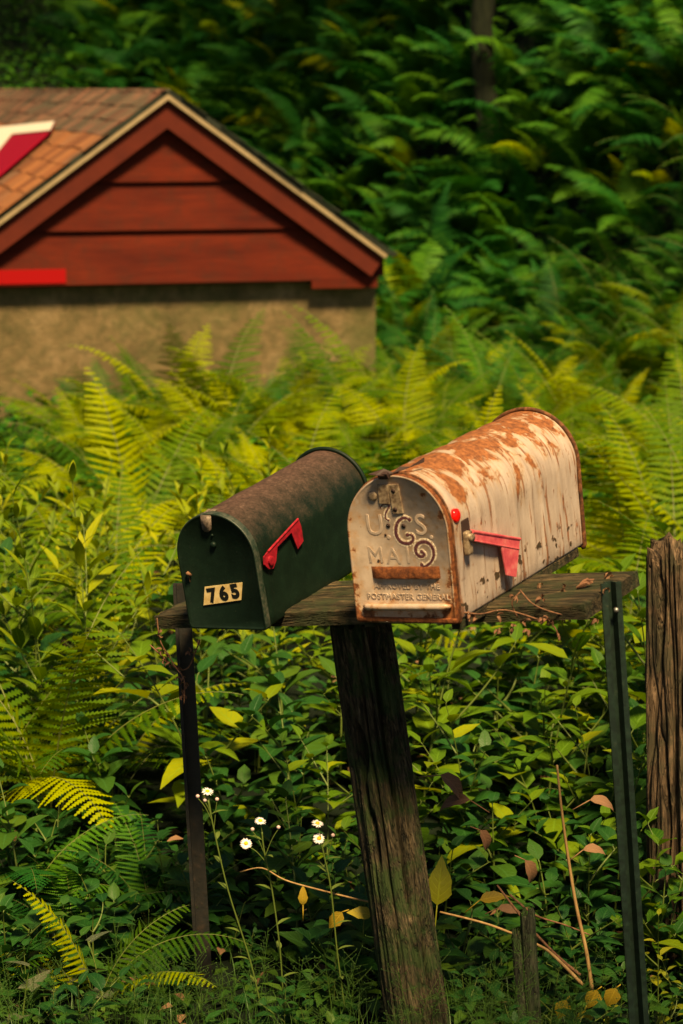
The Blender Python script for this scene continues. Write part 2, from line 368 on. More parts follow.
def frond_mesh(seed, L=.7, el0=74, el1=-18, width=.30, npin=24, tip_curl=0.):
    rd = random.Random(seed); mb = MB(); n = 26
    pts = []; p = Vector((0, 0, 0)); side = 0.; dirs = []
    sway = rd.uniform(-.25, .25)
    for i in range(n + 1):
        t = i / n; el = R(el0 + (el1 - el0) * (t ** 1.15) - tip_curl * max(0, t - .8) * 200)
        az = sway * t
        d = Vector((math.cos(el) * math.cos(az), math.cos(el) * math.sin(az), math.sin(el)))
        pts.append(p.copy()); dirs.append(d); p = p + d * (L / n)
    mb.tube(pts, [.0028 * (1 - .75 * i / n) for i in range(n + 1)], 4, 1, False)
    for k in range(npin):
        t = .20 + .79 * (k + .5) / npin
        x = t * n; i = min(int(x), n - 1); f = x - i
        q = pts[i].lerp(pts[i + 1], f); d = dirs[i].lerp(dirs[i + 1], f).normalized()
        s0 = (t - .2) / .8
        ln = width * .5 * (min(1, .55 + s0 * 2.2) if s0 < .2 else 1) * (1 - max(0, s0 - .2) / .82) ** .85
        if ln < .008: ln = .008
        for sgn in (-1, 1):
            if rd.random() < .02: continue
            side = Vector((0, 0, 1)).cross(d); side.normalize(); side *= sgn
            nrm = side.cross(d) * -sgn; nrm = nrm if nrm.z > 0 else -nrm
            pd = (side + d * rd.uniform(.28, .42) - nrm * rd.uniform(.02, .28)).normalized()
            nl = max(4, int(ln / .0095)); pw = L * .0165 * min(1, ln / .05 + .25)
            droop = rd.uniform(.1, .55); c = q.copy(); cdir = pd.copy()
            for j in range(nl):
                u = j / nl; step = ln / nl
                cdir = (pd - nrm * droop * u).normalized()
                lw = pw * (1 - u) ** .6 * (.8 + .2 * min(1, u * 5)); lobe_d = cdir.cross(nrm).normalized()
                for g in (-1, 1):
                    ld = (lobe_d * g + cdir * .45).normalized()
                    b2 = c + cdir * step; dn_ = nrm * lw * .10
                    na_ = c + lobe_d * g * lw * .38 + cdir * step * .10; tip = c + ld * lw + cdir * step * .42 - dn_; nb_ = b2 + lobe_d * g * lw * .38 + cdir * step * .06
                    mb.add([c, na_, tip, nb_, b2], [(0, 1, 2, 3, 4) if g < 0 else (4, 3, 2, 1, 0)], 0)
                c = b2
    return mb
def make_mesh(mb, name, mats):
    o = mb.build(name, mats); me = o.data; bpy.data.objects.remove(o); return me

FROND = {}
for mk, mt in (('fern', 'fern'), ('deep', 'fern_shaded')):  # deep: fronds coloured as if standing in shade
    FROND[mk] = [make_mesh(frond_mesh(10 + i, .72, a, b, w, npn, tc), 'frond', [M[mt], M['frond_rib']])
        for i, (a, b, w, npn, tc) in enumerate([(72, -38, .34, 25, 0), (64, -20, .38, 25, 0), (80, 0, .32, 24, .3), (56, -45, .38, 25, 0), (84, 25, .30, 24, 0)])]
def fern_full(kind, seed):
    """a whole fern in one mesh for those too far off to show their fronds apart"""
    rd = random.Random(seed); mb = MB(); n = rd.randint(6, 8)
    for k in range(n):
        me = FROND[kind][rd.randrange(5)]
        Mx = Euler((rd.uniform(-.15, .15), rd.uniform(-.2, .12), 2 * math.pi * (k + rd.uniform(-.3, .3)) / n)).to_matrix() * rd.uniform(.75, 1.1)
        b = len(mb.v); mb.v += [tuple(Mx @ v.co) for v in me.vertices]; fr = rd.random()
        for i in range(len(me.vertices)): mb.luv[b + i] = (fr, 0.)
        for pl in me.polygons: mb.f.append(tuple(b + i for i in pl.vertices)); mb.m.append(pl.material_index)
    return make_mesh(mb, 'fern', [M['fern' if kind == 'fern' else 'fern_shaded'], M['frond_rib']])
FERN = {k: [fern_full(k, 50 + i) for i in range(5)] for k in ('fern', 'deep')}

def put_fern_parts(x, y, z, sc, label, group=None, kind='fern', n=None, tilt=(0, 0), fans=None, seed=None):
    rd = random.Random(seed if seed is not None else int(x * 1000) + int(y * 77))
    o = empty('fern', (x, y, z)); o.rotation_euler = (tilt[0], tilt[1], 0); o.scale = (sc, sc, sc)
    tag(o, label, 'fern', group)
    n = n or rd.randint(6, 8)
    az = fans or [360 * (k + rd.uniform(-.3, .3)) / n for k in range(n)]
    for a in az:
        c = bpy.data.objects.new('frond', FROND[kind][rd.randrange(5)]); COL.objects.link(c); c.parent = o
        c.rotation_euler = (rd.uniform(-.12, .12), rd.uniform(-.2, .12), R(a)); v = rd.uniform(.8, 1.1); c.scale = (v, v, v)
    return o

def herb_mesh(seed, H, leafL, leafW, shape, gap, opposite=True, start=.2, lean=.15, branches=0, el=15):
    rd = random.Random(seed); st = MB(); lf = MB(); n = 10
    def shoot(p0, d0, h, l0):
        pts = []; p = Vector(p0); d = Vector(d0).normalized()
        bend = Vector((rd.uniform(-1, 1), rd.uniform(-1, 1), 0)) * lean
        for i in range(n + 1):
            pts.append(p.copy()); d = (d + bend / n + Vector((0, 0, .02))).normalized(); p = p + d * (h / n)
        st.tube(pts, [.0030 * (1 - .65 * i / n) for i in range(n + 1)], 5, 0, False)
        k = int(h * (1 - l0) / gap); ph = rd.uniform(0, 6.28)
        for j in range(k + 1):
            t = l0 + (1 - l0) * j / max(k, 1); x = t * n; i = min(int(x), n - 1); q = pts[i].lerp(pts[i + 1], x - i)
            s0 = (1 - .55 * t ** 2) * rd.uniform(.75, 1.15)
            if j == k: s0 = .45
            for g in range(2 if opposite else 1):
                a = ph + (1.57 * j if opposite else 2.4 * j) + g * math.pi + rd.uniform(-.3, .3)
                e = R(el + 35 * t + rd.uniform(-15, 15))
                dd = Vector((math.cos(a) * math.cos(e), math.sin(a) * math.cos(e), math.sin(e)))
                q2 = q + dd * .012 * s0
                st.tube([q, q2], .0012, 4, 0, False)
                leaf(lf, q2, dd, (0, 0, 1), leafL * s0, leafW * s0, shape, rd.uniform(.1, .7), rd.uniform(.1, .45))
        return pts
    pts = shoot((0, 0, 0), (rd.uniform(-.1, .1), rd.uniform(-.1, .1), 1), H, start)
    for b in range(branches):
        i = rd.randint(3, 7); a = rd.uniform(0, 6.28)
        shoot(pts[i], (math.cos(a), math.sin(a), .9), H * rd.uniform(.3, .5), .25)
    return st, lf
HERB = {}
def reg(kind, mat, specs):
    HERB[kind] = []
    for i, sp in enumerate(specs):
        st, lf = herb_mesh(200 + i + len(HERB) * 17, *sp)
        HERB[kind].append((make_mesh(st, 'stem', [M['stem']]), make_mesh(lf, 'leaves', [M[mat]])))
reg('tall', 'herb_bright', [(.80, .15, .044, 'lance', .05, False, .25, .3, 2, 25), (.72, .14, .05, 'lance', .06, True, .2, .3, 1, 20), (.9, .16, .044, 'lance', .055, True, .3, .2, 2, 30), (.66, .13, .044, 'lance', .05, False, .2, .35, 2, 25)])
reg('ovate', 'herb', [(.50, .125, .078, 'ovate', .065, True, .2, .4, 2, 10), (.42, .13, .08, 'ovate', .07, True, .2, .5, 2, 10), (.58, .11, .068, 'ovate', .06, False, .2, .4, 3, 15), (.46, .14, .078, 'ovate', .06, True, .15, .5, 2, 5)])
reg('low', 'herb_low', [(.26, .10, .065, 'ovate', .05, True, .15, .6, 2, 5), (.20, .12, .075, 'ovate', .05, False, .1, .7, 2, 0), (.32, .10, .055, 'lance', .045, True, .15, .6, 3, 10), (.22, .095, .065, 'ovate', .04, True, .1, .6, 2, 5)])
reg('spot', 'spotted', [(.16, .12, .075, 'arrow', .04, False, .3, .6, 0, 0), (.20, .13, .08, 'arrow', .05, False, .3, .6, 0, 0)])
reg('lime', 'lime_leaf', [(.42, .085, .04, 'ovate', .055, False, .3, .6, 1, 0), (.36, .09, .045, 'ovate', .05, True, .3, .6, 1, 0)])
def put_herb(kind, x, y, sc, name, label, cat, group=None, rz=None, z=None, v=None, tilt=0.):
    o = empty(name, (x, y, ground(x, y) - .01 if z is None else z)); o.rotation_euler = (tilt, random.uniform(-.1, .1), random.uniform(0, 6.28) if rz is None else rz)
    o.scale = (sc, sc, sc); tag(o, label, cat, group)
    st, lf = HERB[kind][random.randrange(len(HERB[kind])) if v is None else v]
    for nm, me in (('stem', st), ('leaves', lf)):
        c = bpy.data.objects.new(nm, me); COL.objects.link(c); c.parent = o
    return o

# ------------------------------------------------------------------ ground
mb = MB(); NX, NY = 150, 190
xs = [-60 + 120 * i / NX for i in range(NX + 1)]
xs = [math.copysign(abs(t) ** 2.2 * 60, t) for t in [(-1 + 2 * i / NX) for i in range(NX + 1)]]
ys = [-20 + 23 * (j / 20) for j in range(20)] + [3 + 25 * (j / 120) for j in range(120)] + [28 + 90 * ((j / 49) ** 1.5) for j in range(50)]
for y in ys:
    for x in xs: mb.v.append((x, y, ground(x, y) + .02 * noise.noise(Vector((x * 6, y * 6, 0)))))
w = len(xs)
for j in range(len(ys) - 1):
    for i in range(w - 1): mb.f.append((j * w + i, j * w + i + 1, (j + 1) * w + i + 1, (j + 1) * w + i)); mb.m.append(0)
tag(mb.build('ground', M['soil']), 'dark forest soil rising into a hillside', kind='structure')

# ------------------------------------------------------------------ stand: shelf, legs, middle post
SR = Euler((.1211, -.1440, -.5993)); SO = Vector((-.36504, 4.55697, .74411)); SLEN, SDEP, STH = .955, .205, .0316
sroot = empty('mailbox_stand', SO); sroot.rotation_euler = SR
tag(sroot, 'weathered wooden shelf on a leaning post and two thin metal legs carrying both mailboxes', 'mailbox stand')
SMAT = Matrix.Translation(SO) @ SR.to_matrix().to_4x4(); SI = SMAT.inverted()
mb = MB()
NXs, NYs = 90, 18
def shelf_pt(i, j, top):
    x = SLEN * i / NXs; y = SDEP * j / NYs
    ex = min(x, SLEN - x, y, SDEP - y); zz = 0 if ex > .004 else -.0025
    if i == 0: x += .006 * noise.noise(Vector((y * 60, 1, 0)))
    g = .0022 * noise.noise(Vector((x * 7, y * 110, 5))) + .001 * noise.noise(Vector((x * 20, y * 300, 9)))
    if x < .12: g -= .004 * max(0, noise.noise(Vector((x * 5, y * 130, 2)))) * (1 - x / .12) * 2
    return Vector((x, y, (zz + g) if top else (-STH - zz + .5 * g)))
for top in (1, 0):
    b = len(mb.v)
    for j in range(NYs + 1):
        for i in range(NXs + 1): mb.v.append(tuple(shelf_pt(i, j, top)))
    for j in range(NYs):
        for i in range(NXs):
            q = (b + j * (NXs + 1) + i, b + j * (NXs + 1) + i + 1, b + (j + 1) * (NXs + 1) + i + 1, b + (j + 1) * (NXs + 1) + i)
            mb.f.append(q if top else q[::-1]); mb.m.append(0)
NN = (NXs + 1) * (NYs + 1)
loop = [i for i in range(NXs + 1)] + [j * (NXs + 1) + NXs for j in range(1, NYs + 1)] + [NYs * (NXs + 1) + i for i in range(NXs - 1, -1, -1)] + [j * (NXs + 1) for j in range(NYs - 1, 0, -1)]
for a, b in zip(loop, loop[1:] + loop[:1]): mb.f.append((b, a, a + NN, b + NN)); mb.m.append(0)
mb.build('shelf_board', M['shelf_wood'], sroot, smooth=False)
# legs: left is an angle iron behind the board's end, right a fluted sign-post channel screwed to the board's end
def prism(mb, prof, p0, p1, xdir):
    p0 = Vector(p0); p1 = Vector(p1); d = (p1 - p0).normalized(); xd = Vector(xdir); xd = (xd - d * xd.dot(d)).normalized(); yd = d.cross(xd); n = len(prof); vs = []
    for p in (p0, p1):
        for (a, b) in prof: vs.append(p + xd * a + yd * b)
    fs = [(k, (k + 1) % n, n + (k + 1) % n, n + k) for k in range(n)] + [tuple(range(n - 1, -1, -1)), tuple(range(n, 2 * n))]
    mb.add(vs, fs)
def to_s(p): return SI @ Vector(p)
yl = (SMAT @ Vector((.01, SDEP + .004, 0))).y
t_, b_ = at(181.5, 583, yl), at(207, 1024, yl - .04)
mb = MB(); prism(mb, [(-.016, -.003), (.016, -.003), (.016, .003), (-.010, .003), (-.010, .026), (-.016, .026)], to_s(t_), to_s(b_), SI.to_3x3() @ Vector((1, 0, 0)))
mb.build('leg', M['leg_iron'], sroot, smooth=False)
yr = (SMAT @ Vector((SLEN + .012, SDEP * .42, 0))).y
t_, b_ = at(609, 582, yr), at(640, 1060, yr - .03)
mb = MB(); prism(mb, [(-.0185, .010), (-.0185, .006), (-.010, .006), (-.007, -.010), (.007, -.010), (.010, .006), (.0185, .006), (.0185, .010), (.008, .011), (.005, -.006), (-.005, -.006), (-.008, .011)][::-1], to_s(t_), to_s(b_), SI.to_3x3() @ Vector((.97, .25, 0)))
lg = mb.build('leg', M['leg_green'], sroot, smooth=False)
c = to_s(hit(616, 610, t_ + Vector((0, -.012, 0)), Vector((.2, -.97, 0))))
mb = MB(); dd = SI.to_3x3() @ Vector((.1, -.97, .1)); mb.tube([c, c + dd * .006], [.0055, .004], 8); mb.build('screw', M['screw'], lg)

def rough_post(p0, p1, r0, r1, seed, cracks=(), holes=(), nz=170, na=120, squash=1., jag=.02, warp=.1, groove=.16):
    p0 = Vector(p0); p1 = Vector(p1); ax = (p1 - p0); H = ax.length; ax.normalize()
    xd = Vector((1, 0, 0)); xd = (xd - ax * xd.dot(ax)).normalized(); yd = ax.cross(xd); mb = MB()
    for i in range(nz + 1):
        t = i / nz
        for k in range(na):
            a = 2 * math.pi * k / na; ca, sa = math.cos(a), math.sin(a); r = r0 + (r1 - r0) * t
            z = t * H
            q = Vector((ca * 1.3 + seed, sa * 1.3, z * .8)); r *= 1 + warp * noise.noise(q)
            g1 = noise.noise(Vector((ca * 5 + seed, sa * 5, z * 1.3))); g2 = noise.noise(Vector((ca * 13, sa * 13 + seed, z * 2.2))); g3 = noise.noise(Vector((ca * 30, sa * 30 + seed, z * 6)))
            r *= 1 - groove * max(0, .25 - abs(g1)) * 1.6 - groove * .5 * max(0, .2 - abs(g2)) * 2 - .012 * g3
            for (ca0, wd, dp, z0, z1, wob) in cracks:
                if z0 < z < z1:
                    c0 = ca0 + wob * noise.noise(Vector((z * 4, seed, 7))); da = (a - c0 + math.pi) % (2 * math.pi) - math.pi
                    e = min(1, (z - z0) / .05, (z1 - z) / .05); r -= dp * r0 * e * math.exp(-(da / wd) ** 2)
            for (ha, hz, hw, hh, hd) in holes:
                da = (a - ha + math.pi) % (2 * math.pi) - math.pi; r -= hd * r0 * math.exp(-((da / hw) ** 2 + ((z - hz) / hh) ** 2) ** 2)
            zz = z
            if i > nz * .9: zz = z + jag * (i / nz - .9) * 10 * noise.noise(Vector((ca * 3, sa * 3 + seed, 1)))
            mb.v.append(tuple(p0 + xd * (ca * r) + yd * (sa * r * squash) + ax * zz))
    for i in range(nz):
        for k in range(na):
            k2 = (k + 1) % na; mb.f.append((i * na + k, i * na + k2, (i + 1) * na + k2, (i + 1) * na + k)); mb.m.append(0)
    # weathered end grain: a few inner rings, sunken and uneven
    last = nz * na
    for s_ in (.75, .45, .15):
        b = len(mb.v)
        for k in range(na):
            v = Vector(mb.v[nz * na + k]); c = p1
            q = c + (v - c) * s_; q += ax * (-.5 * jag * (1 - s_) + jag * .9 * noise.noise(Vector((q.x * 45, q.y * 45, seed))))
            mb.v.append(tuple(q))
        for k in range(na):
            k2 = (k + 1) % na; mb.f.append((last + k, last + k2, b + k2, b + k)); mb.m.append(0)
        last = b
    mb.f.append(tuple(last + k for k in range(na))); mb.m.append(0)
    return mb
ym = (SMAT @ Vector((.42, SDEP * .55, -STH))).y
pt = at(361, 622, ym); pb = at(418, 1030, ym - .10)
A0 = -math.pi / 2
mb = rough_post(pb, pt, .064, .060, 3, cracks=[(A0 + .30, .075, .42, .22, .83, .35), (A0 + .62, .05, .25, .05, .5, .2), (A0 - .25, .04, .14, .1, .7, .3), (A0 - 1.0, .05, .16, .05, .7, .3)], holes=[(A0 - .62, .55, .22, .042, .7), (A0 - .66, .46, .11, .06, .4), (A0 - .5, .38, .11, .05, .35)], groove=.30, warp=.16, na=170, nz=240)
mb.v = [tuple(SI @ Vector(v)) for v in mb.v]
po = mb.build('post', M['post_wood'], sroot)

# ------------------------------------------------------------------ mailboxes
def profile(w, hs, k, n=56, off=0., cr=.006):
    """outline of the box end, bottom left -> over the arch -> bottom right; returns points and arc length from the crown"""
    pts = []; hw = w / 2 + off
    pts.append((-hw + cr, -off)); pts.append((-hw + cr * .3, -off + cr * .3)); pts.append((-hw, -off + cr))
    for i in range(1, 9): pts.append((-hw, cr + (hs - cr) * i / 9))
    for i in range(n + 1):
        a = math.pi - math.pi * i / n; pts.append((hw * math.cos(a), hs + hw * math.sin(a)))
    for i in range(8, 0, -1): pts.append((hw, cr + (hs - cr) * i / 9))
    pts.append((hw, -off + cr)); pts.append((hw - cr * .3, -off + cr * .3)); pts.append((hw - cr, -off))
    L = [0]
    for a, b in zip(pts, pts[1:]): L.append(L[-1] + math.dist(a, b))
    mid = L[-1] / 2
    return [(x + k * z, z) for x, z in pts], [l - mid for l in L]
def mailbox(pose, w, hs, L, k, mats, ribs, label, dents=0.):
    rot, loc = pose
    root = empty('mailbox', loc); root.rotation_euler = rot; tag(root, label, 'mailbox')
    MBx = Matrix.Translation(Vector(loc)) @ Euler(rot).to_matrix().to_4x4()
    pr, arc = profile(w, hs, k); n = len(pr); ny = 110
    mb = MB(); mb.uv = []
    for j in range(ny + 1):
        y = .006 + (L - .006) * j / ny
        for (x, z), u in zip(pr, arc):
            nx_, nz_ = (x - k * z), max(0, z - hs); l = math.hypot(nx_, nz_) or 1
            o = 0.
            if abs(u) < arc[-1] * .97:
                for (ry, rw, ra) in ribs: o += ra * math.exp(-((y - ry - .012 * math.sin(u * 9)) / rw) ** 2)
                o += dents * noise.noise(Vector((x * 9, y * 9, z * 9))) + dents * .5 * noise.noise(Vector((x * 22, y * 22, z * 22)))
            mb.v.append((x + o * nx_ / l, y, z + o * nz_ / l)); mb.uv.append((u, y))
    for j in range(ny):
        for i in range(n):
            i2 = (i + 1) % n
            mb.f.append((j * n + i, j * n + i2, (j + 1) * n + i2, (j + 1) * n + i)[::-1]); mb.m.append(0)
    body = mb.build('body', mats['body'], root)
    # rear panel with its rolled rim
    pr2, _ = profile(w, hs, k, off=.0035)
    mb = MB(); mb.add([(x, L + .001, z) for x, z in pr2] + [(x, L + .006, z) for x, z in pr2], [tuple(range(n)), tuple(range(2 * n - 1, n - 1, -1))] + [(i, n + i, n + (i + 1) % n, (i + 1) % n) for i in range(n)])
    rp = mb.build('rear_panel', mats['rim'], root, smooth=False)
    mb = MB(); mb.tube([(x, L + .002, z) for x, z in pr2], .0042, 8); mb.build('rim', mats['rim'], rp)
    # door: pressed panel with a rolled edge, standing a little proud of the body
    rings = [(.0012, .012), (.0012, -.0028), (.0002, -.0042), (-.0020, -.0046), (-.0032, -.0040), (-.0044, -.0030)]
    vs = []; fs = []
    for (off, y) in rings:
        q, _ = profile(w, hs, k, off=off); vs += [(x, y, z) for x, z in q]
    for r_ in range(len(rings) - 1):
        for i in range(n):
            i2 = (i + 1) % n; fs.append((r_ * n + i, r_ * n + i2, (r_ + 1) * n + i2, (r_ + 1) * n + i))
    fs.append(tuple((len(rings) - 1) * n + i for i in range(n)))
    mb = MB(); mb.add(vs, fs)
    for i in range(2 * n): mb.m[i] = 1
    door = mb.build('door', [mats['door'], mats['edge']], root)
    return root, body, door, MBx
def hit_local(px, py, MBx, y=0.):
    nrm = (MBx.to_3x3() @ Vector((0, 1, 0))).normalized(); return MBx.inverted() @ hit(px, py, MBx @ Vector((0, y, 0)), nrm)
def hit_side(px, py, MBx, x):
    nrm = (MBx.to_3x3() @ Vector((1, 0, 0))).normalized(); return MBx.inverted() @ hit(px, py, MBx @ Vector((x, 0, 0)), nrm)
def ribbon(mb, pts, wid, y0, y1, mi=0):
    """a flat stroke of paint or metal lying on the door plane (x,z), from depth y0 (back) to y1 (front)"""
    P = [Vector((p[0], p[1])) for p in pts]; n = len(P); vs = []
    if not hasattr(wid, '__len__'): wid = [wid] * n
    for i, p in enumerate(P):
        d = (P[min(i + 1, n - 1)] - P[max(0, i - 1)]).normalized(); s_ = Vector((-d.y, d.x)) * wid[i] * .5
        for q, y in ((p + s_, y0), (p - s_, y0), (p + s_ * .9, y1), (p - s_ * .9, y1)): vs.append((q.x, y, q.y))
    fs = []
    for i in range(n - 1):
        a = i * 4; b = a + 4; fs += [(a + 2, a + 3, b + 3, b + 2), (a, a + 2, b + 2, b), (a + 1, b + 1, b + 3, a + 3)]
    fs += [(0, 1, 3, 2), (4 * n - 4, 4 * n - 2, 4 * n - 1, 4 * n - 3)]
    mb.add(vs, fs, mi)
def smooth_curve(pts, n=6):
    out = []; P = [Vector(p) for p in pts]
    for i in range(len(P) - 1):
        p0 = P[max(i - 1, 0)]; p1 = P[i]; p2 = P[i + 1]; p3 = P[min(i + 2, len(P) - 1)]
        for j in range(n):
            t = j / n; out.append(.5 * ((2 * p1) + (p2 - p0) * t + (2 * p0 - 5 * p1 + 4 * p2 - p3) * t * t + (3 * p1 - p0 - 3 * p2 + p3) * t ** 3))
    out.append(P[-1]); return out
def text_mesh(body, size, extrude, name, mat, parent, bold=0., space=1., bev=0.):
    cu = bpy.data.curves.new(name, 'FONT'); cu.body = body; cu.size = size; cu.extrude = extrude; cu.offset = bold; cu.align_x = 'CENTER'; cu.align_y = 'CENTER'; cu.space_character = space; cu.resolution_u = 4
    cu.bevel_depth = bev; cu.bevel_resolution = 2
    to = bpy.data.objects.new(name + '_tmp', cu); COL.objects.link(to); bpy.context.view_layer.update()
    me = bpy.data.meshes.new_from_object(to.evaluated_get(bpy.context.evaluated_depsgraph_get())); bpy.data.objects.remove(to)
    me.name = name; me.materials.clear(); me.materials.append(mat); o = bpy.data.objects.new(name, me); COL.objects.link(o); o.parent = parent
    return o
def flat_poly(mb, pts, x0, x1):
    """a plate cut to the outline pts (y,z), from x0 to x1"""
    n = len(pts); mb.add([(x0, y, z) for y, z in pts] + [(x1, y, z) for y, z in pts], [tuple(range(n)), tuple(range(2 * n - 1, n - 1, -1))] + [(i, n + i, n + (i + 1) % n, (i + 1) % n) for i in range(n)])

# --- dark green mailbox, 765
wA, hA, LA, kA = .16593, .1398, .4455, -.0177
rootA, bodyA, doorA, MA = mailbox(((.13156, -.08169, -.4923), (-.20901, 4.36067, .76119)), wA, hA, LA, kA,
    {'body': M['dark_body'], 'door': M['dark_door'], 'rim': M['dark_door'], 'edge': M['dark_edge']}, [(.02, .006, .001)], 'dark green mailbox with the number 765 and a raised red flag, dusty reddish brown top', dents=.0012)
c = hit_local(206.5, 524, MA, -.006)
mb = MB(); ribbon(mb, [(c.x + .001, c.z + .016), (c.x, c.z + .002), (c.x - .0005, c.z - .010), (c.x - .001, c.z - .0145)], [.021, .021, .018, .008], -.005, -.0095)
mb.add([(c.x - .0095, -.009, c.z + .016), (c.x + .0115, -.009, c.z + .016), (c.x + .0115, .022, c.z + .021), (c.x - .0095, .022, c.z + .021)], [(0, 1, 2, 3)])
mb.build('latch_tab', M['worn_tab'], bodyA)
c = hit_local(213, 545, MA, -.006)
mb = MB(); mb.tube([(c.x, -.003, c.z), (c.x, -.0075, c.z), (c.x, -.009, c.z)], [.006, .0055, .003], 14); mb.tube([(c.x, -.003, c.z + .018), (c.x, -.006, c.z + .018)], [.003, .002], 8); mb.build('knob', M['dark_door'], doorA)
q = [hit_local(px, py, MA, -.0035) for px, py in ((204, 605), (241.5, 599.7), (242.7, 582.2), (205.2, 586.6))]
mb = MB(); mb.add([(p.x, -.0040, p.z) for p in q] + [(p.x, -.0052, p.z) for p in q], [(4, 5, 6, 7), (0, 4, 7, 3), (1, 2, 6, 5), (0, 1, 5, 4), (3, 7, 6, 2)])
plate = mb.build('number_sticker', M['sticker'], doorA, smooth=False)
cc = sum((Vector(p) for p in q), Vector()) / 4; ang = math.atan2(q[1].z - q[0].z, q[1].x - q[0].x)
for ch, px, py in (('7', 212.2, 596), ('6', 223.6, 594.2), ('5', 235.0, 591.8)):
    p = hit_local(px, py, MA, -.0056)
    t = text_mesh(ch, .036, .0002, 'digit', M['black_ink'], plate, bold=.0019); t.location = (p.x, -.0056, p.z); t.rotation_euler = (R(90), -ang, 0)
# bits of dirt on the door
c = hit_local(189, 574, MA, -.004); mb = MB(); mb.tube([(c.x - .004, -.006, c.z + .002), (c.x + .002, -.011, c.z + .004), (c.x + .005, -.007, c.z - .001), (c.x, -.006, c.z - .004)], [.002, .004, .003, .001], 6); mb.tube([(c.x, -.005, c.z - .003), (c.x + .001, -.006, c.z - .016)], .0007, 4)
tag(mb.build('dry_petal', M['dry_vine']), 'small dry brown petal clinging to the green door left of the number', 'petal').matrix_world = MA
# flag up
fx = wA / 2 + .004
FP = [(268.0, 569.0), (263.5, 564.5), (263.0, 557.0), (267.5, 551.0), (297.5, 518.5), (300.5, 527), (302.5, 541), (297.0, 549.0), (290.5, 532.5), (276.5, 547), (275.3, 561), (272.5, 568.5)]
pts = [hit_side(px, py, MA, fx) for px, py in FP]; pts = [(p.y, p.z) for p in pts][::-1]
mb = MB(); flat_poly(mb, pts, fx, fx + .0022)
h = hit_side(269, 560.5, MA, fx); mb.tube([(wA / 2 - .002, h.y, h.z), (fx + .0065, h.y, h.z), (fx + .0075, h.y, h.z)], [.009, .009, .006], 14)
# rolled stiffening edge along the arm
a1 = hit_side(267, 551.5, MA, fx); a2 = hit_side(297, 519, MA, fx); mb.tube([(fx + .002, a1.y, a1.z), (fx + .002, a2.y, a2.z)], .0022, 8)
mb.build('flag', M['red_flag'], rootA, smooth=False)
mb = MB()
for px, py in ((262, 563), (275, 560)): pass

# --- rusty cream mailbox, 769
wB, hB, LB, kB = .2009, .1637, .5077, .04
rootB, bodyB, doorB, MBB = mailbox(((.10457, -.0945, -.54414), (.11507, 4.09109, .83358)), wB, hB, LB, kB,
    {'body': M['rusty_body'], 'door': M['rusty_door'], 'rim': M['rim_rust'], 'edge': M['rust']},
    [(.022, .005, .0022), (.10, .006, .0016), (.155, .006, .0018), (.235, .010, .0026), (.30, .006, .0018), (.345, .007, .0022), (.42, .006, .0014)],
    'rusty cream mailbox with painted digits, embossed door lettering and a faded pink-red flag lowered', dents=.0024)
mb = MB()
for sx in (-1, 1): mb.box((sx * (wB / 2 - .012), LB * .5, -.008), (.010, LB * .47, .0085), bev=.002)
mb.build('mounting_board', M['shelf_wood'], rootB, smooth=False)
prb, _ = profile(wB, hB, kB, off=.0018)
mb = MB(); mb.tube([(x, .0085, z) for x, z in prb], .0026, 8); mb.build('front_hem', M['rim_rust'], bodyB)
def dB(px, py, y=-.004): return hit_local(px, py, MBB, y)
Z = lambda zx, zy: (340 + zx / 4.879, 460 + zy / 4.879)
# handle shelf, rust coloured, and bottom ridge
l, r = dB(*Z(155, 548)), dB(*Z(487, 548))
mb = MB(); hx = (r.x - l.x) / 2; n_ = 22; vs = []; fs = []
for i in range(n_ + 1):                                                  # a pressed awning: rolls out from the door and ends in a lip
    t = -1 + 2 * i / n_; e = (1 - abs(t) ** 8) * (1 + .04 * math.sin(i * 1.7)); zc = l.z + (r.z - l.z) * (t + 1) / 2; x = (l.x + r.x) / 2 + t * hx
    for k in range(7):
        a = math.pi * k / 6; vs.append((x, -.0030 - .0068 * e * math.sin(a * .62 + .15 * math.sin(i)), zc + .0105 * math.cos(a)))
for i in range(n_):
    for k in range(6): a = i * 7 + k; fs.append((a, a + 1, a + 8, a + 7))
mb.add(vs, fs); mb.build('handle', M['rust'], doorB)
l, r = dB(*Z(160, 590)), dB(*Z(480, 590)); l2, r2 = dB(*Z(120, 712)), dB(*Z(545, 712))
mb = MB(); mb.tube([(l2.x, -.005, l2.z), (l2.x + .01, -.010, l2.z)] + [(l2.x + (r2.x - l2.x) * t, -.0115, l2.z + (r2.z - l2.z) * t) for t in (.2, .5, .8)] + [(r2.x - .01, -.010, r2.z), (r2.x, -.005, r2.z)], [.003] + [.0062] * 5 + [.003], 12)
mb.build('ridge', M['rusty_door'], doorB)
mb = MB()
l3, r3 = dB(*Z(95, 770)), dB(*Z(575, 770)); mb.box(((l3.x + r3.x) / 2, -.0055, l3.z - .001), ((r3.x - l3.x) / 2, .003, .004), bev=.0015); mb.build('bottom_lip', M['rust'], doorB)
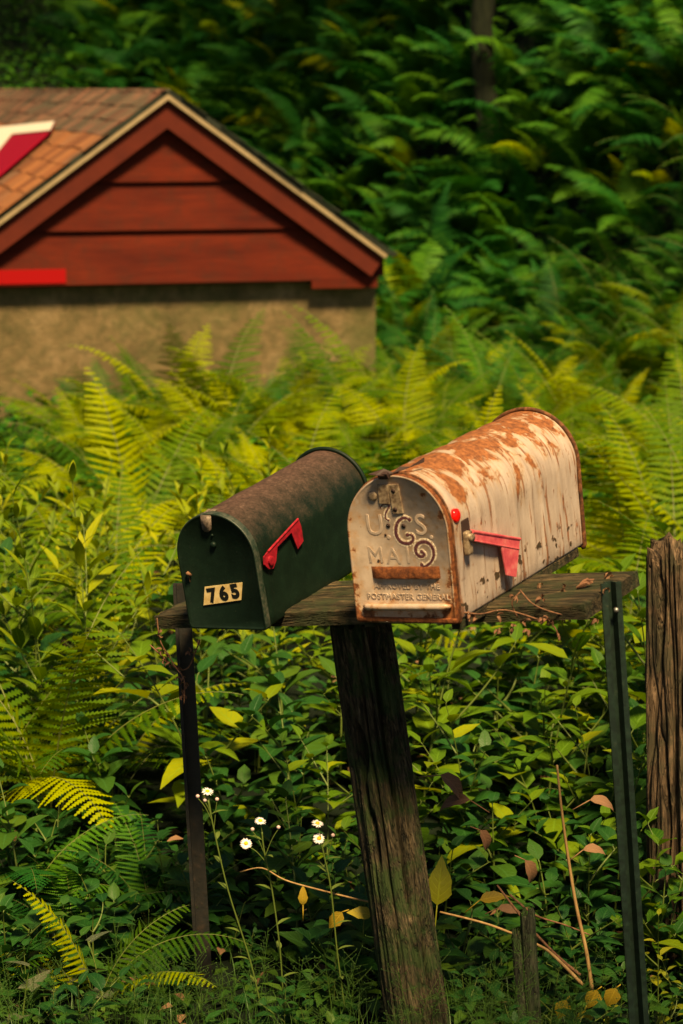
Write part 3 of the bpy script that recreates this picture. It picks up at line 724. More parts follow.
# embossed lettering
eang = math.atan2(r2.z - l2.z, r2.x - l2.x)
def emboss(s_, zx, zy, size, sp=1., bev=.0003, ex=.0002):
    p = dB(*Z(zx, zy)); t = text_mesh(s_, size, ex, 'embossed_lettering', M['embossed'], doorB, bev=bev, space=sp); t.location = (p.x, -.0032, p.z); t.rotation_euler = (R(90), 0, 0); return t
emboss('U', 168, 322, .052, bev=.00035); emboss('.', 232, 342, .052, bev=.00035); emboss('S', 392, 322, .052, bev=.00035); emboss('.', 440, 342, .052, bev=.00035)
emboss('M', 172, 468, .042, bev=.0002); emboss('A', 258, 472, .042, bev=.0002); emboss('I', 330, 470, .042, bev=.0002)
emboss('APPROVED BY THE', 325, 617, .0140, 1.12, .00025, .0006); emboss('POSTMASTER GENERAL', 332, 668, .0145, 1.10, .00025, .0006)
# painted curly digits
def digit(paths, wid, name='digit'):
    mb = MB()
    for P in paths:
        pts = smooth_curve([Vector((dB(*Z(a, b)).x, dB(*Z(a, b)).z)) for a, b in P]); n = len(pts)
        ww = [wid * (.55 + .6 * math.sin(math.pi * min(1, max(0, i / n)) ** .8)) for i in range(n)]
        ribbon(mb, pts, [x * 1.35 + .0042 for x in ww], -.0029, -.0034, 1); ribbon(mb, pts, ww, -.0034, -.0037, 0)
        for e in (pts[0], pts[-1]):
            for rr, y0, y1, mi in ((wid * .95, -.0029, -.00335, 1), (wid * .62, -.0034, -.00365, 0)): mb.tube([(e.x, y0, e.y), (e.x, y1, e.y)], rr, 12, mi)
    mb.build(name, [M['digit_paint'], M['digit_edge']], doorB, smooth=False)
digit([[(197, 232), (212, 216), (240, 222), (232, 240), (222, 262), (222, 285), (236, 295)]], .0032)
digit([[(338, 292), (312, 282), (284, 300), (272, 335), (276, 372), (300, 402), (335, 408), (356, 390), (350, 368), (328, 366)]], .0056)
digit([[(398, 448), (412, 462), (394, 472), (374, 458), (368, 430), (388, 404), (424, 402), (450, 428), (456, 468), (440, 502), (412, 520), (398, 512)]], .0056)
# latch plates on the door, bent strap on the roof of the box, corner rivet
mb = MB(); c = dB(395.8, 499); mb.box((c.x, -.0042, c.z), (.0105, .0016, .0265), Matrix.Rotation(R(-3), 3, 'Y'), bev=.0015)
lp = mb.build('latch_plate', M['latch_metal'], doorB, smooth=False)
mb = MB()
for zx, zy in ((262, 150), (272, 240)): c = dB(*Z(zx, zy)); mb.tube([(c.x, -.0055, c.z), (c.x, -.0064, c.z)], .0042, 10)
mb.build('rivet', M['dark_rust'], lp)
mb = MB()
for zx, zy in ((235, 320), (310, 322), (222, 365), (188, 490)): c = dB(*Z(zx, zy)); mb.tube([(c.x, -.0035, c.z), (c.x, -.0042, c.z)], .0042 if zx > 225 else .0022, 10)
mb.build('screw_hole', M['dark_rust'], doorB)
mb = MB(); c = dB(384, 494); mb.box((c.x, -.0050, c.z), (.0105, .0014, .0175), Matrix.Rotation(R(2), 3, 'Y'), bev=.0012); mb.build('latch_tab', M['latch_metal'], bodyB, smooth=False)
mb = MB(); c = dB(372.8, 496); mb.tube([(c.x, -.003, c.z), (c.x, -.006, c.z), (c.x, -.0072, c.z), (c.x, -.0078, c.z)], [.009, .0085, .006, .002], 14); mb.build('rivet', M['latch_metal'], doorB)
c = dB(389, 486, -.002); zq = hB + math.sqrt((wB / 2) ** 2 - (c.x - kB * .26) ** 2); c = Vector((c.x, 0, zq + .004))
mb = MB()
S = [(-.022, -.016, .006), (-.008, -.014, .004), (.006, -.006, .001), (.016, .004, .0035), (.028, .02, .006), (.046, .05, .010)]
vs = []
for i, (sx, y, up_) in enumerate(S):
    ww = (.011, .012, .011, .009, .007, .001)[i]; vs += [(c.x + sx - ww * .3, y - ww * .6, c.z + up_ - .002), (c.x + sx + ww * .3, y + ww * .8, c.z + up_ + (.005 if i % 2 else -.001))]
mb.add(vs + [(x, y, z - .0015) for x, y, z in vs], [(2 * i, 2 * i + 1, 2 * i + 3, 2 * i + 2) for i in range(5)] + [(12 + 2 * i, 14 + 2 * i, 15 + 2 * i, 13 + 2 * i) for i in range(5)] + [(2 * i, 2 * i + 2, 14 + 2 * i, 12 + 2 * i) for i in range(5)] + [(2 * i + 1, 13 + 2 * i, 15 + 2 * i, 2 * i + 3) for i in range(5)])
mb.box((c.x - .004, -.009, c.z - .002), (.010, .004, .006), Matrix.Rotation(R(25), 3, 'X'), bev=.001)
mb.build('bent_strap', M['dark_rust'], bodyB, smooth=False)
# reflector, flag hub and lowered flag on the right side
xs_ = lambda z: wB / 2 + kB * z
c = hit_side(454.4, 515.7, MBB, xs_(.18) - .002); mb = MB(); mb.tube([(xs_(.18) - .006, c.y, c.z), (xs_(.18) + .003, c.y, c.z), (xs_(.18) + .0055, c.y, c.z)], [.0125, .0125, .009], 20); mb.build('reflector', M['reflector'], rootB)
X0 = xs_(.13) + .001
c = hit_side(464.5, 543, MBB, X0); c0 = hit_side(464, 529, MBB, X0)
mb = MB(); mb.box((X0 + .001, c0.y, c0.z), (.003, .015, .017), bev=.0015); mb.build('flag_backplate', M['dark_rust'], bodyB, smooth=False)
fl = MB(); X1 = X0 + .011
a = hit_side(472, 531, MBB, X1); b = hit_side(519, 538.5, MBB, X1); a2 = hit_side(472, 541, MBB, X1); b2 = hit_side(518, 549.5, MBB, X1); t1 = hit_side(515.3, 577, MBB, X1); t2 = hit_side(505.5, 575, MBB, X1); k1 = hit_side(500.5, 547, MBB, X1)
flat_poly(fl, [(p.y, p.z) for p in (a, a2, k1, t2, t1, b2, b)], X1, X1 + .0022)
mid1, mid2 = (a + a2) / 2, (b + b2) / 2
fl.tube([(X1 + .002, a.y, a.z - .001), (X1 + .002, b.y, b.z - .001)], .0026, 8); fl.tube([(X1 + .002, a2.y, a2.z + .001), (X1 + .002, b2.y, b2.z + .001)], .0016, 8)
fl.add([(X0 + .002, a.y + .004, a.z + .003), (X0 + .002, b.y, b.z + .003), (X1 + .002, b.y, b.z), (X1 + .002, a.y, a.z)], [(0, 1, 2, 3), (3, 2, 1, 0)])
flag = fl.build('flag', M['faded_flag'], rootB, smooth=False)
mb = MB(); mb.box((X0 + .006, c.y, c.z), (.006, .0085, .021), bev=.004); mb.tube([(X0 + .004, c.y + .001, c.z + .010), (X0 + .018, c.y + .001, c.z + .010)], [.0085, .007], 12); mb.build('hub', M['latch_metal'], flag)

# ------------------------------------------------------------------ dry vines and bits on the shelf
def curl_bits(mb, p, s_, rd, n=3):
    for k in range(n):
        d = Vector((rd.uniform(-1, 1), rd.uniform(-1, 1), rd.uniform(-1, .6)))
        leaf(mb, p, d, (rd.uniform(-1, 1), rd.uniform(-1, 1), 1), s_ * rd.uniform(.7, 1.3), s_ * .55, 'ovate', rd.uniform(.5, 1.4), .8, 0, 4)
def vine(name, pix, Y, bits, label, r=.0014, seed=1, mat='dry_vine', size=.016):
    rd = random.Random(seed); mb = MB()
    for path in pix: mb.tube(smooth_curve([at(px, py, Y + dy) for px, py, dy in path], 5), r, 5)
    for px, py in bits: curl_bits(mb, at(px, py, Y - .005), size, rd, 4)
    return tag(mb.build(name, M[mat]), label, 'vine')
yf = (SMAT @ Vector((.80, 0, 0))).y - .01
vine('dry_vine', [[(520, 590, .0), (533, 604, -.01), (552, 612, -.015), (575, 617, -.01), (596, 619, 0)], [(455, 611, 0), (480, 614, -.01), (505, 610, -.01), (540, 620, 0)], [(545, 616, 0), (555, 628, 0), (560, 640, .005)], [(520, 592, 0), (512, 603, 0), (518, 618, 0)]], yf - .035,
     [(514, 596), (497, 616), (499, 630), (526, 622), (528, 630), (542, 618), (550, 620), (566, 618), (596, 619), (476, 618), (468, 614), (556, 634), (513, 628), (541, 598)], 'dry brown vine twig with curled seed bits along the shelf front beside the rusty mailbox', seed=3, size=.013)
yl2 = (SMAT @ Vector((0, 0, 0))).y - .012
vine('dry_vine', [[(157, 618, 0), (160, 640, 0), (168, 655, 0), (176, 668, -.02), (184, 680, -.03), (184, 704, -.03)], [(150, 645, 0), (163, 657, 0), (176, 668, 0), (188, 668, -.01), (196, 650, -.02), (200, 640, -.02)]], yl2,
     [(159, 633), (162, 650), (166, 655), (171, 663), (178, 668), (181, 678), (185, 684), (184, 696), (190, 652), (164, 660), (183, 690)], 'tangled dry vine hanging from the left end of the shelf by the leg', seed=5, size=.012)
def on_shelf(px, py, up_=0.): n = (SMAT.to_3x3() @ Vector((0, 0, 1))); return hit(px, py, SMAT @ Vector((0, 0, up_)), n)
mb = MB(); p0, p1 = on_shelf(576, 586, .006), on_shelf(597, 581, .008)
for k in range(9):
    t0 = random.uniform(0, .5); a = p0.lerp(p1, t0) + Vector((0, random.uniform(-.008, .008), random.uniform(-.004, .006))); b = p0.lerp(p1, min(1, t0 + random.uniform(.3, .6))) + Vector((0, random.uniform(-.008, .008), random.uniform(-.003, .005)))
    mb.tube([a, (a + b) / 2 + Vector((0, 0, .002)), b], [.002, .0042, .001], 5)
tag(mb.build('bark_scrap', M['dry_vine'], smooth=False), 'rolled scrap of brown bark lying on the right end of the shelf', 'bark')
for (px, py, s_, lab) in ((612, 574, .020, 'crumpled brown leaf at the rear right corner of the shelf'), (565, 588, .012, 'tiny dark leaf curl left of the bark scrap'), (606, 589, .013, 'small curled leaf bit in front of the bark scrap'), (540, 584, .010, 'small pale leaf bit beside the rusty mailbox base')):
    mb = MB(); curl_bits(mb, on_shelf(px, py, .006), s_, random, 4); tag(mb.build('dead_leaf', M['dead_leaf']), lab, 'dead leaf')

# ------------------------------------------------------------------ old gate post on the right
pb = at(697, 1010, 4.95); pt = at(687, 549, 5.0)
mb = rough_post((pb.x, pb.y, ground(pb.x, pb.y) - .05), pt, .098, .088, 11, cracks=[(A0 - .25, .05, .22, .1, 1.0, .2), (A0 + .35, .07, .3, .2, 1.1, .3), (A0 - .9, .05, .2, 0, .9, .2)], nz=220, na=170, jag=.07, warp=.26, groove=.42)
tag(mb.build('old_post', M['gate_wood']), 'thick weathered brown wooden post with deep cracks at the picture edge', 'post')

# ------------------------------------------------------------------ building
AZ = R(14); E1 = Vector((math.cos(AZ), math.sin(AZ), 0)); E2 = Vector((-math.sin(AZ), math.cos(AZ), 0)); E3 = Vector((0, 0, 1))
BD = 12.5; apex = at(168, 91, BD)
bld = empty('red_shed', (apex.x, apex.y, ground(apex.x, apex.y))); bld.rotation_euler = (0, 0, AZ)
tag(bld, 'shed with dark red gable boards, cream rake trim, concrete wall and shingle roof', 'shed')
BM = Matrix.Translation(bld.location) @ Matrix.Rotation(AZ, 4, 'Z'); BI = BM.inverted()
def bh(px, py, y=0.):                                                    # a point of the gable plane, in the shed's own frame
    return BI @ hit(px, py, BM @ Vector((0, y, 0)), E2)
ap = BI @ apex; er = bh(389, 253); HW = er.x; RISE = ap.z - er.z; SL = RISE / HW
zap = ap.z; zt = bh(200, 283, .10).z; BL = 8.2                            # foundation top, length of the building
th = math.atan(SL); ln = math.hypot(HW, RISE)
def roofpt(sx, s_, up_=0.):                                              # s_ metres down the slope from the ridge
    return (sx * (s_ * math.cos(th) + up_ * math.sin(th)), zap - s_ * math.sin(th) + up_ * math.cos(th))
# foundation
fw = bh(378, 300, .12).x
mb = MB(); mb.box((0, .12 + BL / 2, (zt - 1.0) / 2), (fw, BL / 2 - .05, (zt + 1.0) / 2)); f_ = mb.build('foundation_wall', M['concrete'], bld, smooth=False)
mb = MB(); a = bh(66, 283, .12).x; b = bh(312, 283, .12).x; mb.box(((a + b) / 2, .155, zt + .012), ((b - a) / 2, .05, .012)); mb.build('wall_cap', M['cream_trim'], f_, smooth=False)
# gable boards: lapped siding, triangle clipped to the roof line
def halfw(z): return max(.01, (zap - z) / SL)
mb = MB(); zs = [zt, bh(200, 230, .10).z, bh(200, 182, .10).z, zap - .06]
for i in range(3):
    z0, z1 = zs[i], zs[i + 1]; n = 12; vs = []
    y0, y1 = .085, .108
    for (z, y) in ((z0 + .004, y0), (z1, y1)): w_ = min(halfw(z), fw); vs += [(-w_, y, z), (w_, y, z)]
    w_ = min(halfw(z0 + .004), fw); vs += [(-w_, y0 + .03, z0 + .004), (w_, y0 + .03, z0 + .004)]
    mb.add(vs, [(0, 1, 3, 2), (4, 5, 1, 0)])
mb.build('gable_board', M['barn_red'], bld, smooth=False)
mb = MB(); hwz = fw - .01; mb.add([(-hwz, .13, zt - .01), (hwz, .13, zt - .01), (0, .13, zap - .02)], [(0, 1, 2)]); mb.build('gable_backing', M['rake_red'], bld, smooth=False)
# bottom red strips
mb = MB(); z_ = bh(20, 284, .08).z; z2 = bh(20, 270, .08).z; xr = bh(66, 280, .08).x; mb.box(((-HW * 1.05 + xr) / 2, .092, (z_ + z2) / 2), ((xr + HW * 1.05) / 2, .012, (z2 - z_) / 2)); o = mb.build('bottom_board', M['bright_red'], bld, smooth=False); o['label'] = 'bright red bottom board'
mb = MB(); xa, xb = bh(312, 280, .08).x, bh(378, 280, .08).x; z_, z2 = bh(345, 288, .08).z, bh(345, 278, .08).z; mb.box(((xa + xb) / 2, .10, (z_ + z2) / 2), ((xb - xa) / 2, .016, (z2 - z_) / 2)); mb.build('bottom_board', M['barn_red'], bld, smooth=False)
# rakes: red board with a cream strip above
RB = (bh(168, 128).z - zap) * -math.cos(th) # depth of the rake boards measured square to the slope
for sx in (-1, 1):
    L2 = ln * (1.0 if sx > 0 else 1.12)
    def plank(d0, d1, y0, y1, mat, nm, par):
        mb = MB(); pts = []
        for s_, d in ((0, d0), (L2, d0), (L2, d1), (0, d1)):
            x, z = roofpt(sx, s_, -d)
            if s_ == 0: x = 0; z = zap - d / math.cos(th)
            pts.append((x, z))
        vs = [(x, y0, z) for x, z in pts] + [(x, y1, z) for x, z in pts]
        mb.add(vs, [(0, 1, 2, 3), (7, 6, 5, 4)] + [(i, 4 + i, 4 + (i + 1) % 4, (i + 1) % 4) for i in range(4)]); return mb.build(nm, mat, par, smooth=False)
    rk = plank(.038, RB, .03, .075, M['rake_red'], 'rake_board', bld)
    plank(-.008, .034, -.004, .05, M['cream_trim'], 'cream_trim', rk)
# eave fascia right, soffit
x, z = roofpt(1, ln, -.1); mb = MB(); mb.box((HW - .02, BL / 2 + .1, er.z - .07), (.018, BL / 2, .06)); mb.build('fascia', M['rake_red'], bld, smooth=False)
# roof: deck + rows of shingles
mb = MB()
for sx in (-1, 1):
    L2 = ln * (1.02 if sx > 0 else 1.14)
    c = [roofpt(sx, 0, -.004), roofpt(sx, L2, -.004), roofpt(sx, L2, .012), roofpt(sx, 0, .012)]
    mb.add([(x, -.012, z) for x, z in c] + [(x, BL + .2, z) for x, z in c], [(0, 1, 2, 3), (7, 6, 5, 4)] + [(i, 4 + i, 4 + (i + 1) % 4, (i + 1) % 4) for i in range(4)])
roof = mb.build('roof', M['roof_edge'], bld, smooth=False)
def shingles(sx, nm):
    rd = random.Random(4 + sx); A = MB(); L2 = ln * (1.02 if sx > 0 else 1.14); ex = .125; nrow = int(L2 / ex) + 1
    for r_ in range(nrow):
        s0 = max(0, L2 - r_ * ex - ex * 1.25); s1 = L2 - r_ * ex
        if s1 < .02: break
        y = -.02 - rd.uniform(0, .2)
        while y < BL + .2:
            w_ = .20 + rd.uniform(-.04, .05); dn = rd.uniform(-.006, .012); lift = rd.uniform(.006, .013)
            y0 = max(y, -.022 + rd.uniform(-.012, .01)); y1 = min(y + w_ - .006, BL + .2)
            if y1 > y0:
                (xa, za), (xb, zb), (xc, zc) = roofpt(sx, s0, .015), roofpt(sx, s1 + dn, .012 + lift), roofpt(sx, s1 + dn, .014)
                old = 2 if sx > 0 else (1 if s1 < ln * .33 else 0)
                A.add([(xa, y0, za), (xa, y1, za), (xb, y1, zb), (xb, y0, zb), (xc, y0, zc), (xc, y1, zc)], [(0, 1, 2, 3), (3, 2, 5, 4), (0, 3, 4)], old)
            y += w_
    o = A.build(nm, [M['shingle'], M['shingle_old'], M['roof_edge']], roof, smooth=False)
shingles(-1, 'shingle_slope'); shingles(1, 'shingle_slope')
# painted boards lying on the left roof slope, cut by the picture edge
RN = (BM.to_3x3() @ Vector((-math.sin(th), 0, math.cos(th)))).normalized(); RO = BM @ Vector((0, 0, zap))
def rh(px, py, up_): return BI @ hit(px, py, RO + RN * up_, RN)
brd = empty('painted_roof_sign', (0, 0, 0)); brd.matrix_world = BM; tag(brd, 'white and crimson painted board lying on the shingle roof', 'sign')
def roofpoly(P, up_, t_, mat, nm):
    a = [rh(px, py, up_) for px, py in P]; n_ = BI.to_3x3() @ RN; n = len(a); mb = MB()
    mb.add([p for p in a] + [p - n_ * t_ for p in a], [tuple(range(n)), tuple(range(2 * n - 1, n - 1, -1))] + [(i, n + i, n + (i + 1) % n, (i + 1) % n) for i in range(n)]); mb.build(nm, mat, brd, smooth=False)
roofpoly([(-60, 134), (-30, 130), (54, 121), (50, 130), (-2, 175), (-60, 215)], .055, .012, M['roof_crimson'], 'crimson_board')
roofpoly([(-58, 133), (54, 121), (49.5, 130), (-62, 141)], .062, .004, M['roof_white'], 'white_stripe')
roofpoly([(-8, 133), (13, 131.5), (-14, 165), (-34, 177)], .064, .004, M['roof_white'], 'white_stripe')

# ------------------------------------------------------------------ trees
def crown_mesh(seed, n=4200, rx=2.0, rz=1.3, lf=.13):
    rd = random.Random(seed); mb = MB(); cl = []
    for i in range(26):
        a = rd.uniform(0, 6.28); r_ = rd.random() ** .5; cl.append((Vector((math.cos(a) * r_ * rx, math.sin(a) * r_ * rx, rd.uniform(-.8, .9) * rz)), rd.uniform(.35, .8)))
    for i in range(n):
        c, rr = rd.choice(cl); d = Vector((rd.gauss(0, 1), rd.gauss(0, 1), rd.gauss(0, .6))); p = c + d.normalized() * rr * rd.random() ** .4
        leaf(mb, p, (rd.uniform(-1, 1), rd.uniform(-1, 1), rd.uniform(-.6, .2)), (rd.uniform(-.6, .6), rd.uniform(-.6, .6), 1), lf * rd.uniform(.7, 1.2), lf * .6, 'ovate', .3, .2, 0, 3)
    return make_mesh(mb, 'crown', [M['crown']]), [c for c, _ in cl]
CR = [crown_mesh(1), crown_mesh(2), crown_mesh(3)]
def tree(x, y, H, r, lean, v, label, sc=1., group=None):
    z = ground(x, y) - .15; o = empty('tree', (x, y, z)); tag(o, label, 'tree', group)
    rd = random.Random(int(x * 91 + y * 13)); mb = MB(); n = 14; lx, ly = lean
    pts = [Vector((lx * (i / n) ** 1.5 + .05 * math.sin(i * 1.3 + x), ly * (i / n) ** 1.5 + .05 * math.cos(i + y), H * i / n)) for i in range(n + 1)]
    mb.tube(pts, [r * (1.25 if i == 0 else 1) * (1 - .6 * i / n) for i in range(n + 1)], 14)
    top = pts[-1]; me, cl = CR[v]
    for c in cl[:12]:
        q = top + c * sc; b = pts[rd.randint(8, 12)]; mid = (b + q) / 2 + Vector((0, 0, -.15)); mb.tube([b, mid, q], [r * .35, r * .2, r * .06], 6, 0, False)
    mb.build('trunk', M['bark'], o)
    c = bpy.data.objects.new('crown', me); COL.objects.link(c); c.parent = o; c.location = top; c.scale = (sc, sc, sc); c.rotation_euler = (0, 0, rd.uniform(0, 6))
tx = at(487, 60, 15.9)
tree(tx.x, 15.9, 5.6, .085, (.1, -.1), 0, 'slim dark tree trunk rising through the ferns on the slope', 1.3)
SHADE_TREES = [(2.6, -1.8, 5.2, 0), (-1.4, -1.2, 5.0, 1), (4.4, 15.4, 6.8, 2), (-.2, 20.5, 5.5, 0), (3.2, 20.5, 6.5, 1), (-3.6, 22.5, 6.0, 2), (6.5, 11.0, 6.0, 0), (4.6, 17.0, 5.4, 2), (-6.0, 26.0, 6.5, 1), (1.5, 26.0, 6.5, 2)]  # unseen trees, added so their crowns shade the hillside and foreground
for i, (x, y, h_, v) in enumerate(SHADE_TREES):
    tree(x, y, h_, .12, (random.uniform(-1.0, -.2), random.uniform(-.8, .3)), v, 'unseen tree added for the shade of its broad leafy crown', 1.15 if 10 < y < 18 else 1.5, 'added unseen shade trees')

# ------------------------------------------------------------------ ferns
def in_bld(x, y, m=.0):
    q = BI @ Vector((x, y, 0)); return -HW * 1.15 - m < q.x < fw + .15 + m and -.15 - m < q.y < BL + .3
def halfview(y): return y * 341.5 / F
rf = random.Random(21); cnt = 0; y = 6.6; spots = []
while y < 27.0:
    step = .46 if y < 9.5 else (.38 if y < 12 else .225); hw = halfview(y) + .35 + .02 * y; x = -hw + rf.uniform(0, step)
    while x < hw:
        xx, yy = x + rf.uniform(-.16, .16), y + rf.uniform(-.16, .16)
        if not in_bld(xx, yy, .1) and not (yy < 7.6 and xx < -.2 and rf.random() < .8) and not (yy < 7.4 and rf.random() < .35):
            qq = xx + .904 + .249 * (yy - 12.5)
            if yy < 22 or xx < 1.5: spots.append((xx, yy))
            if 1.2 < qq < 4.4 and yy > 12.5:
                for _ in range(1): spots.append((xx + rf.uniform(-.14, .14), yy + rf.uniform(-.14, .14)))
        x += step
    y += step * .92
spots = [(x, y) for x, y in spots if not (8.3 < y and x / y < -.108)]
spots.sort(key=lambda q: q[1]); NIND = 285
def simple_frond(mb, M4, seed, mi=0):
    rd = random.Random(seed); fr = rd.random(); L = .72; n = 14; el0, el1, wd = rd.choice([(72, -38, .34), (64, -20, .38), (80, 0, .32), (56, -45, .38)])
    pts = []; dr = []; p = Vector((0, 0, 0)); b0 = len(mb.v)
    for i in range(n + 1):
        el = R(el0 + (el1 - el0) * (i / n) ** 1.15); d = Vector((math.cos(el), 0, math.sin(el))); pts.append(p.copy()); dr.append(d); p = p + d * (L / n)
    vs = []; fs = []
    for k in range(22):
        t = .2 + .79 * (k + .5) / 22; i = min(int(t * n), n - 1); q = pts[i].lerp(pts[i + 1], t * n - i); d = dr[i]; s0 = (t - .2) / .8
        ln_ = max(.01, wd * .5 * (min(1, .55 + s0 * 2.2) if s0 < .2 else 1) * (1 - max(0, s0 - .2) / .82) ** .85); nr = Vector((-d.z, 0, d.x))
        for g in (-1, 1):
            pd = (Vector((0, g, 0)) + d * .35 - nr * rd.uniform(.05, .4)).normalized(); w_ = d * .0125
            a = len(vs); m_ = q + pd * ln_ * .55; e = q + pd * ln_ - nr * ln_ * .15
            vs += [q - w_ * .7, q + w_ * .7, m_ + w_ * .8, m_ - w_ * .8, e]; fs += [(a, a + 1, a + 2, a + 3), (a + 3, a + 2, a + 4)]
    mb.add([M4 @ v for v in vs], fs, mi)
    for i in range(len(vs)): mb.luv[b0 + i] = (fr, 0.)
bed = MB()
for ix, (x, y) in enumerate(spots):
    z = ground(x, y) - .02
    kind = 'deep' if y > 12.2 + rf.uniform(-1.7, 1.5) else 'fern'  # farther up the slope the fern colour itself is darkened as shading
    sc = rf.uniform(.70, 1.2) * (.82 if y > 11.7 else 1.)
    if ix >= NIND:
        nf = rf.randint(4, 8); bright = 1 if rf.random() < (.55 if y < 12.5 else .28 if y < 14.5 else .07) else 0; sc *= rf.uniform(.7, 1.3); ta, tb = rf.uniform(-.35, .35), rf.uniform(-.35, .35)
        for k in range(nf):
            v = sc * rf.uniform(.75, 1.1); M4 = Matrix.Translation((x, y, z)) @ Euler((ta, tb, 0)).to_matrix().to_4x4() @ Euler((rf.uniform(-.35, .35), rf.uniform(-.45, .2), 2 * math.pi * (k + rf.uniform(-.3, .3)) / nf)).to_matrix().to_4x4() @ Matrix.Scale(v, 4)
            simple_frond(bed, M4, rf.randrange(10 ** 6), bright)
        continue
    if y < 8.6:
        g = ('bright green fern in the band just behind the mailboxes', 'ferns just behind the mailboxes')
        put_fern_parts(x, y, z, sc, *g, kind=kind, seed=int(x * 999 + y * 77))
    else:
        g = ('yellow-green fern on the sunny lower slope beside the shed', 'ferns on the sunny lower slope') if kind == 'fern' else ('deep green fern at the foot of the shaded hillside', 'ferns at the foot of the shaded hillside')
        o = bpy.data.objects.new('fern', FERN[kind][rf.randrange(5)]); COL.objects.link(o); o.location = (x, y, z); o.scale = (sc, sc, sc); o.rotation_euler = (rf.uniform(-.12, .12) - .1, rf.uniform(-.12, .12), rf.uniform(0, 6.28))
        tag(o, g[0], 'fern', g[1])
print('ferns', len(spots), spots[NIND] if len(spots) > NIND else '')
tag(bed.build('fern_bed', [M['fern_shaded'], M['fern']]), 'dense green ferns covering the upper hillside', kind='stuff')
# tall ferns right in front of the shed wall and over the rusty mailbox
# near ferns, each on its own
def fern_px(px, py, Y, sc, label, fans=None, kind='fern', seed=1, tilt=(0, 0), n=None):
    p = at(px, py, Y); return put_fern_parts(p.x, Y, ground(p.x, Y) - .02, sc, label, None, kind, n, tilt, fans, seed)
fern_px(50, 900, 5.5, 1.12, 'large fern arching over the dark hollow at the left edge', seed=4)
fern_px(-5, 900, 5.6, .9, 'tall fern cut off by the left picture edge', seed=8)
fern_px(118, 950, 5.8, .85, 'fern rising behind the hanging dry vine at left', seed=9)
fern_px(95, 985, 4.62, .58, 'small bright fern with upright fronds at lower left', fans=[25, 5, 150, 180, -30], seed=12)
fern_px(5, 960, 4.62, .42, 'low dark fern spreading across the lower left corner', kind='deep', fans=[-20, 10, 40, 80, 120], seed=14)

fern_px(70, 900, 4.95, .50, 'dark green fern deep in the shade below the large left fern', kind='deep', seed=31)
fern_px(20, 860, 5.1, .6, 'dark green fern under the tall one cut off by the left edge', kind='deep', seed=32)
fern_px(150, 900, 5.05, .45, 'dark little fern just left of the left metal leg', kind='deep', seed=33)
fern_px(640, 880, 5.5, .6, 'fern between the right leg and the thick old post', kind='deep', seed=34)
for i, (px, Y, sc, lab) in enumerate(((84, 11.2, 1.0, 'bright fern in front of the concrete wall, leftmost of those against it'), (128, 10.7, 1.02, 'bright fern in front of the wall below the middle gable board'), (178, 11.3, 1.12, 'bright fern against the wall directly below the gable peak'), (222, 11.0, 1.2, 'tall bright fern reaching highest in front of the middle of the wall'), (268, 10.6, 1.0, 'bright fern against the wall above the dark green mailbox'), (312, 11.2, 1.15, 'bright fern climbing in front of the right part of the wall'), (352, 11.0, 1.32, 'tallest bright fern leaning across the right corner of the wall'), (392, 11.4, 1.2, 'bright fern just right of the shed corner'))):
    fern_px(px, 400, Y, sc, lab, seed=60 + i)
# ------------------------------------------------------------------ leafy plants
rh_ = random.Random(33); N = {'tall': 0, 'ovate': 0}
y = 5.15
while y < 9.3:
    step = .20 + .02 * (y - 5); hw = halfview(y) + .22; x = -hw
    while x < hw:
        xx, yy = x + rh_.uniform(-.09, .09), y + rh_.uniform(-.09, .09)
        lefty = xx < -.12 * yy / 5
        if yy < 6.0: kind = 'ovate' if (not lefty or rh_.random() < .35) else None
        else: kind = 'tall' if (xx < -.15 and yy < 7.7 and rh_.random() < .85) else ('ovate' if yy < 6.6 else None)
        if kind and math.hypot(xx - .74, yy - 4.97) > .12:
            N[kind] += 1
            if kind == 'tall': put_herb('tall', xx, yy, rh_.uniform(.62, .86), 'leafy_weed', 'tall leafy weed with narrow yellow-green leaves in the stand left of the dark green mailbox', 'weed', 'tall narrow-leaved weeds', v=rh_.randrange(4))
            else: put_herb('ovate', xx, yy, rh_.uniform(.85, 1.25) * (.75 if yy < 5.5 else 1), 'leafy_bush', 'bushy plant with oval green leaves growing behind the shelf posts', 'plant', 'oval-leaved plants behind the posts', v=rh_.randrange(4))
        x += step
    y += step
print('herbs', N)
for (px, Y, sc, v, lab) in ((50, 5.7, .90, 2, 'tall weed with a pointed leafy tip, leftmost of the two standing above the left weeds'), (95, 5.7, .92, 2, 'tall weed with a pointed leafy tip nearest the dark green mailbox, right of its twin')):
    p = at(px, 800, Y); put_herb('tall', p.x, Y, sc, 'leafy_weed', lab, 'weed', v=v)
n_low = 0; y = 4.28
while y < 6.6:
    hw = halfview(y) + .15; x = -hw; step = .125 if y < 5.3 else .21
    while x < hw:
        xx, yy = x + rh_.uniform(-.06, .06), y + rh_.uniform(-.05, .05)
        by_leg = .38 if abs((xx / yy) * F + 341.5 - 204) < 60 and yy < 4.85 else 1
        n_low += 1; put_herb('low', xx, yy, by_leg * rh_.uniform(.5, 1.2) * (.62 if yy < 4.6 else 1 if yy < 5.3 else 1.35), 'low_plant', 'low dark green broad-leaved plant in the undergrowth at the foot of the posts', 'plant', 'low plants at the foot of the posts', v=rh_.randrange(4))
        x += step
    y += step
print('low', n_low)
